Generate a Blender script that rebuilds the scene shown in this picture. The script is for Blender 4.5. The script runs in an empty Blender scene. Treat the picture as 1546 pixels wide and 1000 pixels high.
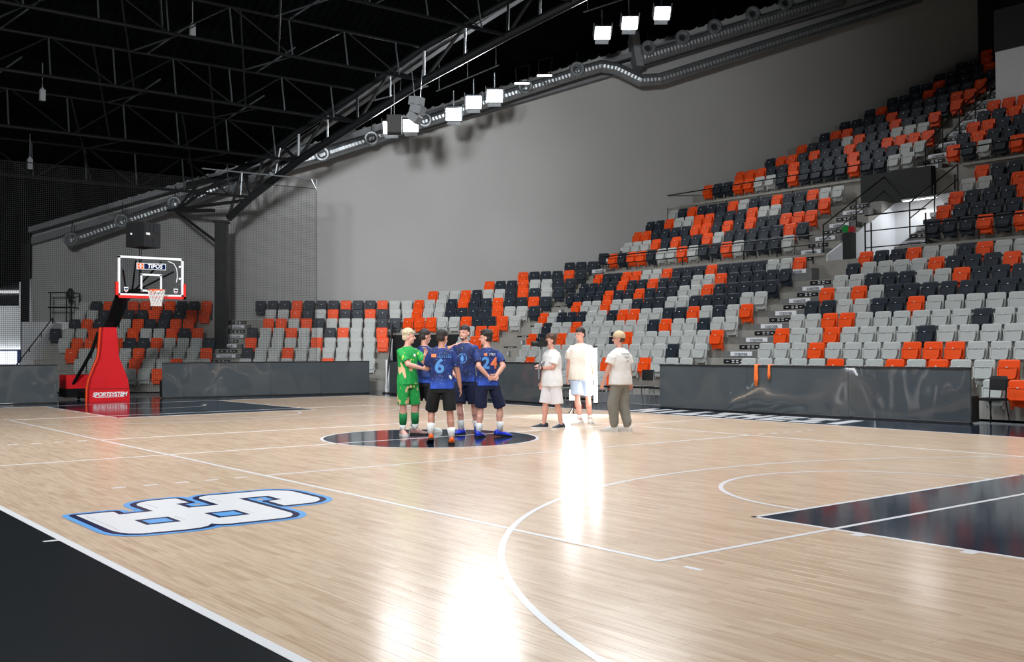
import bpy, bmesh, math, random
from mathutils import Vector, Matrix, Quaternion
from mathutils.bvhtree import BVHTree

random.seed(7)
S = bpy.context.scene
COL = S.collection
PI = math.pi

# ---------------------------------------------------------------- camera
CAM = Vector((13.7642, -9.8107, 1.4529))
cam_d = bpy.data.cameras.new('camera')
cam = bpy.data.objects.new('camera', cam_d)
COL.objects.link(cam)
_r = Vector((0.59042, 0.80709, -0.00342)); _u = Vector((0.01983, -0.01027, 0.99975)); _b = Vector((0.80685, -0.59034, -0.02207))
cam.matrix_world = Matrix(((_r.x, _u.x, _b.x, CAM.x), (_r.y, _u.y, _b.y, CAM.y), (_r.z, _u.z, _b.z, CAM.z), (0, 0, 0, 1)))
cam_d.sensor_width = 36.0
cam_d.lens = 36.0 * 1540.4 / 1546
cam_d.shift_x = 105.5 / 1546
cam_d.shift_y = -5.97 / 1546
cam_d.clip_end = 300
S.camera = cam

# ---------------------------------------------------------------- world, exposure
S.view_settings.view_transform = 'Standard'
S.view_settings.look = 'None'
S.view_settings.gamma = 1.0
S.view_settings.use_curve_mapping = False
S.view_settings.exposure = 0.0
w = bpy.data.worlds.new('hall_air'); S.world = w; w.use_nodes = True
w.node_tree.nodes['Background'].inputs[0].default_value = (0.55, 0.62, 0.7, 1)
w.node_tree.nodes['Background'].inputs[1].default_value = 0.02

# ---------------------------------------------------------------- main light: ceiling floodlights over the court (out of view above)
COURT_W = 500.0      # watts of each high-bay floodlight over the court
WASH_W = 18000.0       # watts of each unseen spot lamp added to brighten the back wall
FRONT_W = 215.0       # watts of each floodlight seen under the roof

# ---------------------------------------------------------------- helpers
def V(*a): return Vector(a)

class MB:
    def __init__(s): s.v = []; s.f = []
    def add(s, vs, fs):
        o = len(s.v); s.v += [tuple(p) for p in vs]; s.f += [tuple(i + o for i in f) for f in fs]; return s
    def box(s, c, d, rz=0.0):
        hx, hy, hz = d[0] / 2, d[1] / 2, d[2] / 2
        cs, sn = math.cos(rz), math.sin(rz)
        vs = []
        for x, y, z in ((-1, -1, -1), (1, -1, -1), (1, 1, -1), (-1, 1, -1), (-1, -1, 1), (1, -1, 1), (1, 1, 1), (-1, 1, 1)):
            X, Y = x * hx, y * hy
            vs.append((c[0] + X * cs - Y * sn, c[1] + X * sn + Y * cs, c[2] + z * hz))
        return s.add(vs, ((0, 3, 2, 1), (4, 5, 6, 7), (0, 1, 5, 4), (1, 2, 6, 5), (2, 3, 7, 6), (3, 0, 4, 7)))
    def prism(s, poly, z0, z1):
        a = sum(poly[i][0] * poly[(i + 1) % len(poly)][1] - poly[(i + 1) % len(poly)][0] * poly[i][1] for i in range(len(poly)))
        if a < 0: poly = poly[::-1]
        n = len(poly)
        vs = [(p[0], p[1], z0) for p in poly] + [(p[0], p[1], z1) for p in poly]
        fs = [tuple(range(n - 1, -1, -1)), tuple(range(n, 2 * n))] + [(i, (i + 1) % n, n + (i + 1) % n, n + i) for i in range(n)]
        return s.add(vs, fs)
    def slab(s, pts, off):
        # polygon of 3-D points thickened by the vector off
        n = len(pts); off = Vector(off)
        vs = [tuple(p) for p in pts] + [tuple(Vector(p) + off) for p in pts]
        nrm = Vector((0, 0, 0))
        for i in range(n):
            nrm += Vector(pts[i]).cross(Vector(pts[(i + 1) % n]))
        top, bot = tuple(range(n, 2 * n)), tuple(range(n - 1, -1, -1))
        fs = [bot, top] + [(i, (i + 1) % n, n + (i + 1) % n, n + i) for i in range(n)]
        if nrm.dot(off) < 0: fs = [f[::-1] for f in fs]
        return s.add(vs, fs)
    def cyl(s, p0, p1, r0, r1=None, n=10, caps=True):
        r1 = r0 if r1 is None else r1
        p0, p1 = Vector(p0), Vector(p1); d = (p1 - p0).normalized()
        a = d.orthogonal().normalized(); b = d.cross(a)
        vs = []
        for p, r in ((p0, r0), (p1, r1)):
            for i in range(n):
                t = 2 * PI * i / n
                vs.append(p + (a * math.cos(t) + b * math.sin(t)) * r)
        fs = [(i, (i + 1) % n, n + (i + 1) % n, n + i) for i in range(n)]
        if caps: fs += [tuple(range(n - 1, -1, -1)), tuple(range(n, 2 * n))]
        return s.add(vs, fs)
    def tube(s, pts, r, n=8):
        pts = [Vector(p) for p in pts]; m = len(pts); vs = []; fs = []
        rr = r if hasattr(r, '__len__') else [r] * m
        a = None
        for k in range(m):
            d = (pts[min(k + 1, m - 1)] - pts[max(k - 1, 0)]).normalized()
            if a is None: a = d.orthogonal().normalized()
            else:
                a = (a - d * a.dot(d))
                a = a.normalized() if a.length > 1e-6 else d.orthogonal().normalized()
            b = d.cross(a)
            for i in range(n):
                t = 2 * PI * i / n
                vs.append(pts[k] + (a * math.cos(t) + b * math.sin(t)) * rr[k])
        for k in range(m - 1):
            for i in range(n):
                j = (i + 1) % n
                fs.append((k * n + i, k * n + j, (k + 1) * n + j, (k + 1) * n + i))
        fs += [tuple(range(n - 1, -1, -1)), tuple(range((m - 1) * n, m * n))]
        return s.add(vs, fs)
    def ell(s, c, r, n=14, m=9, rot=None):
        vs = []; fs = []; c = Vector(c)
        pts = [(0, 0, -1)]
        for k in range(1, m):
            t = PI * k / m - PI / 2
            for i in range(n):
                u = 2 * PI * i / n
                pts.append((math.cos(t) * math.cos(u), math.cos(t) * math.sin(u), math.sin(t)))
        pts.append((0, 0, 1))
        for p in pts:
            q = Vector((p[0] * r[0], p[1] * r[1], p[2] * r[2]))
            if rot is not None: q = rot @ q
            vs.append(c + q)
        for i in range(n):
            fs.append((0, 1 + (i + 1) % n, 1 + i))
        for k in range(m - 2):
            for i in range(n):
                j = (i + 1) % n
                fs.append((1 + k * n + i, 1 + k * n + j, 1 + (k + 1) * n + j, 1 + (k + 1) * n + i))
        L = len(pts) - 1; o = 1 + (m - 2) * n
        for i in range(n):
            fs.append((L, o + i, o + (i + 1) % n))
        return s.add(vs, fs)
    def cap(s, p0, p1, r0, r1, n=12):
        # tapered capsule, closed
        p0, p1 = Vector(p0), Vector(p1); d = (p1 - p0)
        if d.length < 1e-6: d = Vector((0, 0, 1e-4))
        d.normalize(); pts = []; rr = []
        for t in (80, 50, 20): pts.append(p0 - d * r0 * math.sin(math.radians(t))); rr.append(r0 * math.cos(math.radians(t)))
        pts += [p0, p1]; rr += [r0, r1]
        for t in (20, 50, 80): pts.append(p1 + d * r1 * math.sin(math.radians(t))); rr.append(r1 * math.cos(math.radians(t)))
        return s.tube(pts, rr, n)
    def loft(s, rings, n=22):
        # rings: (centre, half-depth along x, half-width along y[, superellipse power]) horizontal ellipses, closed
        m = len(rings); vs = []; fs = []
        for c, rx, ry in rings:
            for i in range(n):
                t = 2 * PI * i / n; ct, st = math.cos(t), math.sin(t)
                vs.append((c[0] + rx * math.copysign(abs(ct) ** .85, ct), c[1] + ry * math.copysign(abs(st) ** .85, st), c[2]))
        for k in range(m - 1):
            for i in range(n):
                j = (i + 1) % n
                fs.append((k * n + i, k * n + j, (k + 1) * n + j, (k + 1) * n + i))
        fs += [tuple(range(n - 1, -1, -1)), tuple(range((m - 1) * n, m * n))]
        return s.add(vs, fs)
    def mesh(s, name, mat=None, smooth=False):
        me = bpy.data.meshes.new(name); me.from_pydata(s.v, [], s.f); me.update()
        if mat is not None: me.materials.append(mat)
        if smooth:
            for p in me.polygons: p.use_smooth = True
        return me
    def build(s, name, mat, parent=None, smooth=False, loc=None, kind=None):
        return inst(name, s.mesh(name, mat, smooth), parent, loc=loc, kind=kind)

def inst(name, me, parent=None, loc=None, rz=None, kind=None, mw=None):
    o = bpy.data.objects.new(name, me); COL.objects.link(o)
    if parent is not None: o.parent = parent
    if loc is not None: o.location = loc
    if rz is not None: o.rotation_euler = (0, 0, rz)
    if mw is not None: o.matrix_local = mw
    if kind: o['kind'] = kind
    return o

def thing(name, label, cat, loc=(0, 0, 0), rz=0.0, group=None):
    o = bpy.data.objects.new(name, None); COL.objects.link(o)
    o.location = loc; o.rotation_euler = (0, 0, rz); o.empty_display_size = .1
    o['label'] = label; o['category'] = cat
    if group: o['group'] = group
    return o
def tag(o, label, cat, group=None):
    o['label'] = label; o['category'] = cat
    if group: o['group'] = group
    return o
def struct_root(name, label=None):
    o = bpy.data.objects.new(name, None); COL.objects.link(o); o['kind'] = 'structure'; o.empty_display_size = .1
    if label: o['label'] = label
    return o
def copy_tree(o, parent=None):
    c = o.copy(); COL.objects.link(c)
    if parent is not None: c.parent = parent
    for ch in list(o.children): copy_tree(ch, c)
    return c

def remesh(mb, name, mat, vox=.008, smooth=2):
    me = mb.mesh('tmp'); ob = bpy.data.objects.new('tmp', me); COL.objects.link(ob)
    md = ob.modifiers.new('r', 'REMESH'); md.mode = 'VOXEL'; md.voxel_size = vox
    if smooth:
        sm = ob.modifiers.new('s', 'SMOOTH'); sm.factor = .5; sm.iterations = smooth
    dg = bpy.context.evaluated_depsgraph_get()
    out = bpy.data.meshes.new_from_object(ob.evaluated_get(dg))
    bpy.data.objects.remove(ob); bpy.data.meshes.remove(me)
    out.name = name; out.materials.clear(); out.materials.append(mat)
    for p in out.polygons: p.use_smooth = True
    return out

def text_mb(body, size, depth=.002, bold=0.0, align='CENTER', shear=0.0, spacing=1.0):
    cu = bpy.data.curves.new('t', 'FONT'); cu.body = body; cu.size = size; cu.extrude = depth / 2; cu.offset = bold
    cu.align_x = align; cu.align_y = 'CENTER'; cu.shear = shear; cu.space_character = spacing; cu.resolution_u = 3
    o = bpy.data.objects.new('t', cu); me = bpy.data.meshes.new_from_object(o)
    mb = MB(); mb.v = [tuple(v.co) for v in me.vertices]; mb.f = [tuple(p.vertices) for p in me.polygons]
    bpy.data.objects.remove(o); bpy.data.curves.remove(cu); bpy.data.meshes.remove(me)
    return mb
def place(mb, origin, ex, ey):
    # put flat lettering (drawn in its own x-y plane) on the plane spanned by ex, ey
    ex, ey, o = Vector(ex).normalized(), Vector(ey).normalized(), Vector(origin); ez = ex.cross(ey)
    mb.v = [tuple(o + ex * p[0] + ey * p[1] + ez * p[2]) for p in mb.v]
    return mb

# ---------------------------------------------------------------- materials
def nodes(m):
    m.use_nodes = True; nt = m.node_tree; return nt, nt.nodes, nt.links, nt.nodes['Principled BSDF']
def mat(name, c, rough=.5, metal=0.0, var=.08, scale=6.0, bump=0.0, bscale=40.0, spec=.5, coat=0.0, rvar=0.0):
    m = bpy.data.materials.new(name); nt, N, L, b = nodes(m)
    b.inputs['Roughness'].default_value = rough; b.inputs['Metallic'].default_value = metal
    b.inputs['Specular IOR Level'].default_value = spec; b.inputs['Coat Weight'].default_value = coat
    tc = N.new('ShaderNodeTexCoord'); nz = N.new('ShaderNodeTexNoise'); nz.inputs['Scale'].default_value = scale; nz.inputs['Detail'].default_value = 4
    L.new(tc.outputs['Object'], nz.inputs['Vector'])
    mx = N.new('ShaderNodeMix'); mx.data_type = 'RGBA'
    mx.inputs[6].default_value = (c[0] * (1 - var), c[1] * (1 - var), c[2] * (1 - var), 1)
    mx.inputs[7].default_value = (min(1, c[0] * (1 + var)), min(1, c[1] * (1 + var)), min(1, c[2] * (1 + var)), 1)
    L.new(nz.outputs['Fac'], mx.inputs[0]); L.new(mx.outputs[2], b.inputs['Base Color'])
    if rvar:
        mr = N.new('ShaderNodeMapRange'); mr.inputs[3].default_value = rough - rvar; mr.inputs[4].default_value = rough + rvar
        L.new(nz.outputs['Fac'], mr.inputs[0]); L.new(mr.outputs[0], b.inputs['Roughness'])
    if bump:
        n2 = N.new('ShaderNodeTexNoise'); n2.inputs['Scale'].default_value = bscale; n2.inputs['Detail'].default_value = 3
        L.new(tc.outputs['Object'], n2.inputs['Vector'])
        bp = N.new('ShaderNodeBump'); bp.inputs['Strength'].default_value = bump; bp.inputs['Distance'].default_value = .02
        L.new(n2.outputs['Fac'], bp.inputs['Height']); L.new(bp.outputs[0], b.inputs['Normal'])
    return m
def emis(name, c, strength):
    m = bpy.data.materials.new(name); nt, N, L, b = nodes(m)
    b.inputs['Base Color'].default_value = (.8, .8, .8, 1); b.inputs['Emission Color'].default_value = (*c, 1); b.inputs['Emission Strength'].default_value = strength
    return m
def srgb(r, g, b):
    f = lambda x: (x / 255) / 12.92 if x / 255 <= .04045 else ((x / 255 + .055) / 1.055) ** 2.4
    return (f(r), f(g), f(b))

def wood_mat():
    m = bpy.data.materials.new('maple_court'); nt, N, L, b = nodes(m)
    geo = N.new('ShaderNodeNewGeometry')
    br = N.new('ShaderNodeTexBrick'); br.offset = .37; br.offset_frequency = 2; br.squash = 1
    br.inputs['Scale'].default_value = 1.0; br.inputs['Brick Width'].default_value = .62; br.inputs['Row Height'].default_value = .065
    br.inputs['Mortar Size'].default_value = .0007; br.inputs['Mortar Smooth'].default_value = 0
    br.inputs['Color1'].default_value = (*srgb(216, 191, 165), 1); br.inputs['Color2'].default_value = (*srgb(200, 172, 145), 1)
    br.inputs['Mortar'].default_value = (*srgb(180, 152, 126), 1); br.inputs['Bias'].default_value = -.25
    L.new(geo.outputs['Position'], br.inputs['Vector'])
    mp = N.new('ShaderNodeMapping'); mp.inputs['Scale'].default_value = (1.6, 22, 1); L.new(geo.outputs['Position'], mp.inputs['Vector'])
    nz = N.new('ShaderNodeTexNoise'); nz.inputs['Scale'].default_value = 1.6; nz.inputs['Detail'].default_value = 5; L.new(mp.outputs[0], nz.inputs['Vector'])
    cr = N.new('ShaderNodeValToRGB'); cr.color_ramp.elements[0].position = .25; cr.color_ramp.elements[0].color = (.62, .55, .5, 1)
    cr.color_ramp.elements[1].position = .55; cr.color_ramp.elements[1].color = (1, 1, 1, 1)
    L.new(nz.outputs['Fac'], cr.inputs[0])
    mx = N.new('ShaderNodeMix'); mx.data_type = 'RGBA'; mx.blend_type = 'MULTIPLY'; mx.inputs[0].default_value = .6
    L.new(br.outputs['Color'], mx.inputs[6]); L.new(cr.outputs[0], mx.inputs[7]); L.new(mx.outputs[2], b.inputs['Base Color'])
    n3 = N.new('ShaderNodeTexNoise'); n3.inputs['Scale'].default_value = .8; L.new(geo.outputs['Position'], n3.inputs['Vector'])
    mr = N.new('ShaderNodeMapRange'); mr.inputs[3].default_value = .17; mr.inputs[4].default_value = .25
    L.new(n3.outputs['Fac'], mr.inputs[0]); L.new(mr.outputs[0], b.inputs['Roughness'])
    b.inputs['Specular IOR Level'].default_value = .5
    return m

M = {}
M['wood'] = wood_mat()
M['truss_grey'] = mat('dull_grey_steel', srgb(70, 74, 78), .45, metal=.5, var=.15, scale=5)
M['paint_black'] = mat('black_court_paint', srgb(24, 38, 54), .1, var=.25, scale=3, rvar=.03)
M['apron_black'] = mat('black_apron_paint', srgb(10, 16, 20), .38, var=.5, scale=1.4, bump=.02, bscale=60, spec=.08)
M['line_white'] = mat('white_court_paint', srgb(236, 236, 238), .2, var=.03)
M['logo_blue'] = mat('sky_blue_paint', srgb(106, 172, 236), .2, var=.03)
M['logo_navy'] = mat('navy_paint', srgb(16, 32, 74), .2, var=.05)
M['concrete'] = mat('terrace_concrete', srgb(150, 148, 142), .8, var=.22, scale=2.2, bump=.1, bscale=25)
M['concrete_dark'] = mat('dark_step_concrete', srgb(112, 112, 112), .8, var=.2, scale=3)
M['floor_grey'] = mat('grey_hall_floor', srgb(120, 122, 124), .35, var=.12, scale=.8)
M['wall_grey'] = mat('grey_acoustic_wall', srgb(172, 173, 172), .9, var=.1, scale=.35, bump=.15, bscale=90)
M['wall_white'] = mat('white_plaster', srgb(226, 229, 233), .75, var=.05, scale=2)
M['black_panel'] = mat('matt_black_panel', srgb(14, 16, 18), .7, var=.2)
M['roof_dark'] = mat('black_roof_sheet', (.0018, .0024, .0028), .95, var=.3, scale=1.0, spec=.03)
M['steel_black'] = mat('black_painted_steel', (.006, .007, .008), .4, var=.25, scale=8, spec=.2)
M['steel_grey'] = mat('grey_galvanised_steel', srgb(150, 155, 160), .35, metal=.7, var=.12, scale=5)
M['duct'] = mat('spiral_duct_metal', srgb(150, 156, 160), .38, metal=.75, var=.15, scale=4)
M['beam_grey'] = mat('grey_edge_beam', srgb(120, 124, 128), .7, var=.15, scale=2)
M['seat_o'] = mat('orange_seat_plastic', srgb(240, 82, 22), .5, var=.06, spec=.3)
M['seat_g'] = mat('light_grey_seat_plastic', srgb(184, 188, 186), .5, var=.05, spec=.3)
M['seat_d'] = mat('charcoal_seat_plastic', srgb(38, 46, 56), .5, var=.1, spec=.3)
M['tag'] = mat('white_number_plate', srgb(240, 240, 240), .4, var=.02)
M['sign_white'] = mat('white_sign', srgb(232, 235, 240), .5, var=.03)
M['sign_black'] = mat('black_sign', srgb(20, 22, 24), .5, var=.1)
M['ink'] = mat('dark_print', srgb(70, 78, 92), .6, var=.05)
M['red_pad'] = mat('red_vinyl_padding', srgb(214, 24, 34), .35, var=.06, scale=8, bump=.12, bscale=120)
M['red_frame'] = mat('red_edge_padding', srgb(226, 40, 34), .4, var=.05)
M['orange_edge'] = mat('orange_red_piping', srgb(238, 82, 34), .4, var=.05)
M['white_frame'] = mat('white_enamel', srgb(236, 238, 240), .3, var=.03)
M['rim'] = mat('orange_rim_paint', srgb(240, 92, 34), .35, var=.05)
M['cord'] = mat('white_net_cord', srgb(235, 235, 232), .7, var=.05)
M['shoe_white'] = mat('white_shoe_leather', srgb(225, 222, 216), .5, var=.06)
M['rubber'] = mat('black_rubber', srgb(20, 20, 22), .6, var=.1)
M['flood'] = emis('floodlight_lens', (.93, .97, 1), 30.0)
M['tube'] = emis('led_tube_glow', (.93, .96, 1), 26.0)
M['strip'] = emis('fluorescent_tube', (1, .95, .9), 8.0)

def glass_mat():
    m = bpy.data.materials.new('clear_backboard_glass'); nt, N, L, b = nodes(m)
    out = N['Material Output']; tr = N.new('ShaderNodeBsdfTransparent'); tr.inputs[0].default_value = (.95, .97, .98, 1)
    gl = N.new('ShaderNodeBsdfGlossy'); gl.inputs['Roughness'].default_value = .05
    fr = N.new('ShaderNodeFresnel'); fr.inputs[0].default_value = 1.4
    mx = N.new('ShaderNodeMixShader'); L.new(fr.outputs[0], mx.inputs[0]); L.new(tr.outputs[0], mx.inputs[1]); L.new(gl.outputs[0], mx.inputs[2]); L.new(mx.outputs[0], out.inputs[0])
    return m
M['glass'] = glass_mat()
def net_mat():
    m = bpy.data.materials.new('fine_safety_netting'); nt, N, L, b = nodes(m); out = N['Material Output']
    b.inputs['Base Color'].default_value = (.012, .013, .014, 1); b.inputs['Roughness'].default_value = .8
    geo = N.new('ShaderNodeNewGeometry'); sp = N.new('ShaderNodeSeparateXYZ'); L.new(geo.outputs['Position'], sp.inputs[0])
    lt = []
    for ax in (1, 2):
        d = N.new('ShaderNodeMath'); d.operation = 'DIVIDE'; d.inputs[1].default_value = .06; L.new(sp.outputs[ax], d.inputs[0])
        fr = N.new('ShaderNodeMath'); fr.operation = 'FRACT'; L.new(d.outputs[0], fr.inputs[0])
        l = N.new('ShaderNodeMath'); l.operation = 'LESS_THAN'; l.inputs[1].default_value = .13; L.new(fr.outputs[0], l.inputs[0]); lt.append(l)
    mxm = N.new('ShaderNodeMath'); mxm.operation = 'MAXIMUM'; L.new(lt[0].outputs[0], mxm.inputs[0]); L.new(lt[1].outputs[0], mxm.inputs[1])
    tr = N.new('ShaderNodeBsdfTransparent'); mx = N.new('ShaderNodeMixShader')
    L.new(mxm.outputs[0], mx.inputs[0]); L.new(tr.outputs[0], mx.inputs[1]); L.new(b.outputs[0], mx.inputs[2]); L.new(mx.outputs[0], out.inputs[0])
    return m
M['netting'] = net_mat()
def board_mat():
    m = mat('glossy_board_sheet', srgb(76, 82, 86), .05, var=.2, scale=1.0)
    nt, N, L, b = nodes(m)
    tc = N.new('ShaderNodeNewGeometry'); mp = N.new('ShaderNodeMapping'); mp.inputs['Scale'].default_value = (1, 1, .8); L.new(tc.outputs['Position'], mp.inputs['Vector'])
    nz = N.new('ShaderNodeTexNoise'); nz.inputs['Scale'].default_value = 1.1; nz.inputs['Detail'].default_value = .6; L.new(mp.outputs[0], nz.inputs['Vector'])
    bp = N.new('ShaderNodeBump'); bp.inputs['Strength'].default_value = 1.0; bp.inputs['Distance'].default_value = .12
    L.new(nz.outputs['Fac'], bp.inputs['Height']); L.new(bp.outputs[0], b.inputs['Normal'])
    return m
M['board'] = board_mat()
# ================================================================ setting: building frame
F0 = Vector((-0.80705, 0.59048)); R0 = Vector((0.59048, 0.80705)); C2 = Vector((CAM.x, CAM.y))
def WF(u, d, z=0.0):
    p = C2 + R0 * u + F0 * d
    return Vector((p.x, p.y, z))
F3 = Vector((F0.x, F0.y, 0)); R3 = Vector((R0.x, R0.y, 0))
WALL_D = 42.4
def roof_z(x): return min(22.0 + .505 * x, 19.6)

# ---- floor: maple court with planks, black aprons, grey hall floor
PX0, PX1, PY0 = 2.0, 13.0, -7.5
NROW = 42; PW = .13; PY1 = PY0 + NROW * PW
floor = MB()
floor.box((-6, 0, -.03), (16, 15, .06)).box((13.5, 0, -.03), (1, 15, .06))
floor.box(((PX0 + PX1) / 2, (PY1 + 7.5) / 2, -.03), (PX1 - PX0, 7.5 - PY1, .06))
floor.box(((PX0 + PX1) / 2, (PY0 + PY1) / 2, -.045), (PX1 - PX0, PY1 - PY0, .03))
floor = floor.build('floor', M['wood'], kind='structure')
floor['label'] = 'pale maple sports floor with white court lines'
pl_meshes = {}
def plank_mesh(ln):
    k = round(ln, 3)
    if k not in pl_meshes:
        h = ln / 2 - .0006; wy = PW / 2 - .0005; c = .0005
        vs = [(-h, -wy, -.03), (h, -wy, -.03), (h, wy, -.03), (-h, wy, -.03), (-h, -wy, -c), (h, -wy, -c), (h, wy, -c), (-h, wy, -c),
              (-h + c, -wy + c, 0), (h - c, -wy + c, 0), (h - c, wy - c, 0), (-h + c, wy - c, 0)]
        mb = MB().add(vs, ((0, 3, 2, 1), (0, 1, 5, 4), (1, 2, 6, 5), (2, 3, 7, 6), (3, 0, 4, 7), (4, 5, 9, 8), (5, 6, 10, 9), (6, 7, 11, 10), (7, 4, 8, 11), (8, 9, 10, 11)))
        pl_meshes[k] = mb.mesh('plank', M['wood'])
    return pl_meshes[k]
for r in range(NROW):
    x = PX0; y = PY0 + (r + .5) * PW
    first = (.7, 1.4, 2.1, 1.05, 1.75)[r % 5]
    while x < PX1 - .01:
        ln = min(first if x == PX0 else 2.1, PX1 - x)
        if PX1 - x - ln < .3: ln = PX1 - x
        inst('plank', plank_mesh(ln), floor, loc=(x + ln / 2, y, 0)); x += ln

apron = struct_root('floor_apron', 'black painted apron around the court')
MB().box((0, -9.6, -.03), (34, 4.2, .06)).build('near_apron', M['apron_black'], apron)
MB().box((-1, 8.75, -.03), (36, 2.5, .06)).build('far_apron', M['paint_black'], apron)
MB().box((-15.6, 0, -.03), (3.2, 15, .06)).build('end_apron', M['paint_black'], apron)
MB().box((15.5, 0, -.03), (3, 15, .06)).build('end_apron', M['paint_black'], apron)
MB().box((-2, 12, -.12), (90, 80, .1)).build('floor_hall', M['floor_grey'], kind='structure')

# ---- court markings: thin paint films lying on the floor
ZP = .0010
def film(name, mb, m): 
    return mb.build(name, m, floor)
def rect(x0, y0, x1, y1, z=ZP): return MB().box(((x0 + x1) / 2, (y0 + y1) / 2, z / 2 + .0001), (abs(x1 - x0), abs(y1 - y0), z))
def line(x0, y0, x1, y1, m='line_white', z=.0016): film('court_line', rect(x0, y0, x1, y1, z), M[m])
def arc(cx, cy, r, a0, a1, wd=.05, z=.0016, n=48, name='court_line', m='line_white'):
    mb = MB(); vs = []; fs = []
    for i in range(n + 1):
        t = a0 + (a1 - a0) * i / n
        for rr in (r - wd, r):
            vs.append((cx + rr * math.cos(t), cy + rr * math.sin(t), z))
    for i in range(n): fs.append((2 * i, 2 * i + 1, 2 * i + 3, 2 * i + 2))
    film(name, mb.add(vs, fs), M[m])
def disc(cx, cy, r, z, m, name, n=64):
    film(name, MB().prism([(cx + r * math.cos(2 * PI * i / n), cy + r * math.sin(2 * PI * i / n)) for i in range(n)], 0, z), M[m])
h = .025
# painted areas
film('painted_key', rect(-14, -2.4, -8.25, 2.4), M['paint_black']); film('painted_key', rect(8.25, -2.4, 14, 2.4), M['paint_black'])
disc(0, 0, 1.75, ZP, 'paint_black', 'painted_circle')
# basketball lines
line(-14, -7.55, 14, -7.48); line(-14, 7.48, 14, 7.53)
line(-14.05, -7.5, -14, 7.5); line(14, -7.5, 14.05, 7.5)
line(-h, -7.65, h, 7.65)
arc(0, 0, 1.8, 0, 2 * PI, n=72)
for sg in (-1, 1):
    line(sg * 8.2, -2.45, sg * 8.25, 2.45)
    for sy in (-1, 1): line(sg * 8.2, sy * 2.4, sg * 14, sy * 2.45)
    a = PI / 2 if sg > 0 else -PI / 2
    arc(sg * 8.2, 0, 1.8, a, a + PI)
    arc(sg * 12.425, 0, 1.3, a, a + PI, n=30)
    th = math.acos(-math.sqrt(1 - (6.6 / 6.75) ** 2)) if sg > 0 else 0
    t0 = math.asin(6.6 / 6.75)
    b0 = PI - t0 if sg > 0 else -t0
    arc(sg * 12.425, 0, 6.75, b0, b0 + 2 * t0, n=90)
    for sy in (-1, 1): line(sg * 11.0, sy * 6.55, sg * 14, sy * 6.6)
    for sy in (-1, 1):
        for dx in (1.75, 3.0, 3.85, 4.7): line(sg * (14 - dx), sy * 2.45, sg * (14 - dx - .1), sy * 2.55)
line(5.65, -7.66, 5.70, -7.55)
# volleyball lines
for sy in (-1, 1): line(-9, sy * 4.45, 9, sy * 4.5, z=.0018)
for sx in (-1, 1):
    line(sx * 8.95, -4.5, sx * 9, 4.5, z=.0020); line(sx * 2.95, -4.5, sx * 3, 4.5, z=.0019)
    for sy in (-1, 1):
        for k in range(5): line(sx * 2.95, sy * (4.7 + .35 * k), sx * 3, sy * (4.85 + .35 * k))
        line(sx * 9.2, sy * 4.45, sx * 9.35, sy * 4.5)
# club monogram painted on the floor
WHITE = [[4.57, -7.09], [4.57, -6.76], [4.76, -6.77], [4.76, -6.46], [4.34, -6.46], [4.24, -6.43], [4.16, -6.35], [4.12, -6.23], [4.12, -6.0], [4.46, -6.0], [4.46, -6.13], [4.76, -6.13], [4.77, -5.83], [4.27, -5.82], [4.19, -5.78], [4.13, -5.7], [4.16, -5.04], [4.21, -4.94], [4.3, -4.87], [4.43, -4.85], [4.93, -4.86], [5.04, -4.9], [5.13, -4.98], [5.18, -5.08], [5.18, -5.36], [4.83, -5.35], [4.81, -5.2], [4.51, -5.2], [4.5, -5.51], [5.59, -5.51], [5.69, -5.54], [5.78, -5.61], [5.81, -5.69], [5.80, -6.19], [5.77, -6.27], [5.7, -6.31], [5.79, -6.38], [5.83, -6.47], [5.84, -6.6], [5.80, -6.94], [5.74, -7.02], [5.65, -7.07], [5.53, -7.09]]
def tri_poly(poly, z):
    bm = bmesh.new(); vs = [bm.verts.new((p[0], p[1], z)) for p in poly]; f = bm.faces.new(vs)
    f.normal_update()
    if f.normal.z < 0: f.normal_flip()
    bmesh.ops.triangulate(bm, faces=[f]); bm.verts.index_update()
    mb = MB(); mb.v = [tuple(v.co) for v in bm.verts]; mb.f = [tuple(v.index for v in q.verts) for q in bm.faces]; bm.free(); return mb
def stroke(poly, wd, z):
    mb = MB(); n = len(poly)
    for i in range(n):
        a, b = Vector(poly[i]), Vector(poly[(i + 1) % n]); d = (b - a)
        if d.length < 1e-6: continue
        d.normalize(); q = Vector((-d.y, d.x)) * wd; zz = z + i * 2e-6
        mb.add([(*(a - q), zz), (*(b - q), zz), (*(b + q), zz), (*(a + q), zz)], [(0, 1, 2, 3)])
        mb.add([(a.x + wd * math.cos(t * PI / 6), a.y + wd * math.sin(t * PI / 6), zz + 1e-6) for t in range(12)], [tuple(range(12))])
    return mb
film('logo_outline_blue', stroke(WHITE, .12, .0022), M['logo_blue'])
film('logo_outline_navy', stroke(WHITE, .062, .0028), M['logo_navy'])
film('logo_letter', tri_poly(WHITE, .0034), M['line_white'])
for q0, q1 in (((5.14, -6.77), (5.44, -6.47)), ((5.15, -6.14), (5.46, -5.84))):
    film('logo_counter_navy', rect(q0[0], q0[1], q1[0], q1[1], .0040), M['logo_navy'])
    film('logo_counter_blue', rect(q0[0] + .06, q0[1] + .045, q1[0] - .05, q1[1] - .045, .0046), M['logo_blue'])
shade = mat('grey_logo_line', srgb(196, 200, 208), .25, var=.03)
for (x0, y0, x1, y1) in ((4.68, -7.04, 5.5, -7.03), (4.30, -6.37, 4.62, -6.36), (5.15, -6.42, 5.40, -6.41), (4.30, -5.74, 4.62, -5.73), (5.16, -5.79, 5.42, -5.78)):
    film('logo_accent', rect(x0, y0, x1, y1, .0040), shade)
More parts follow.
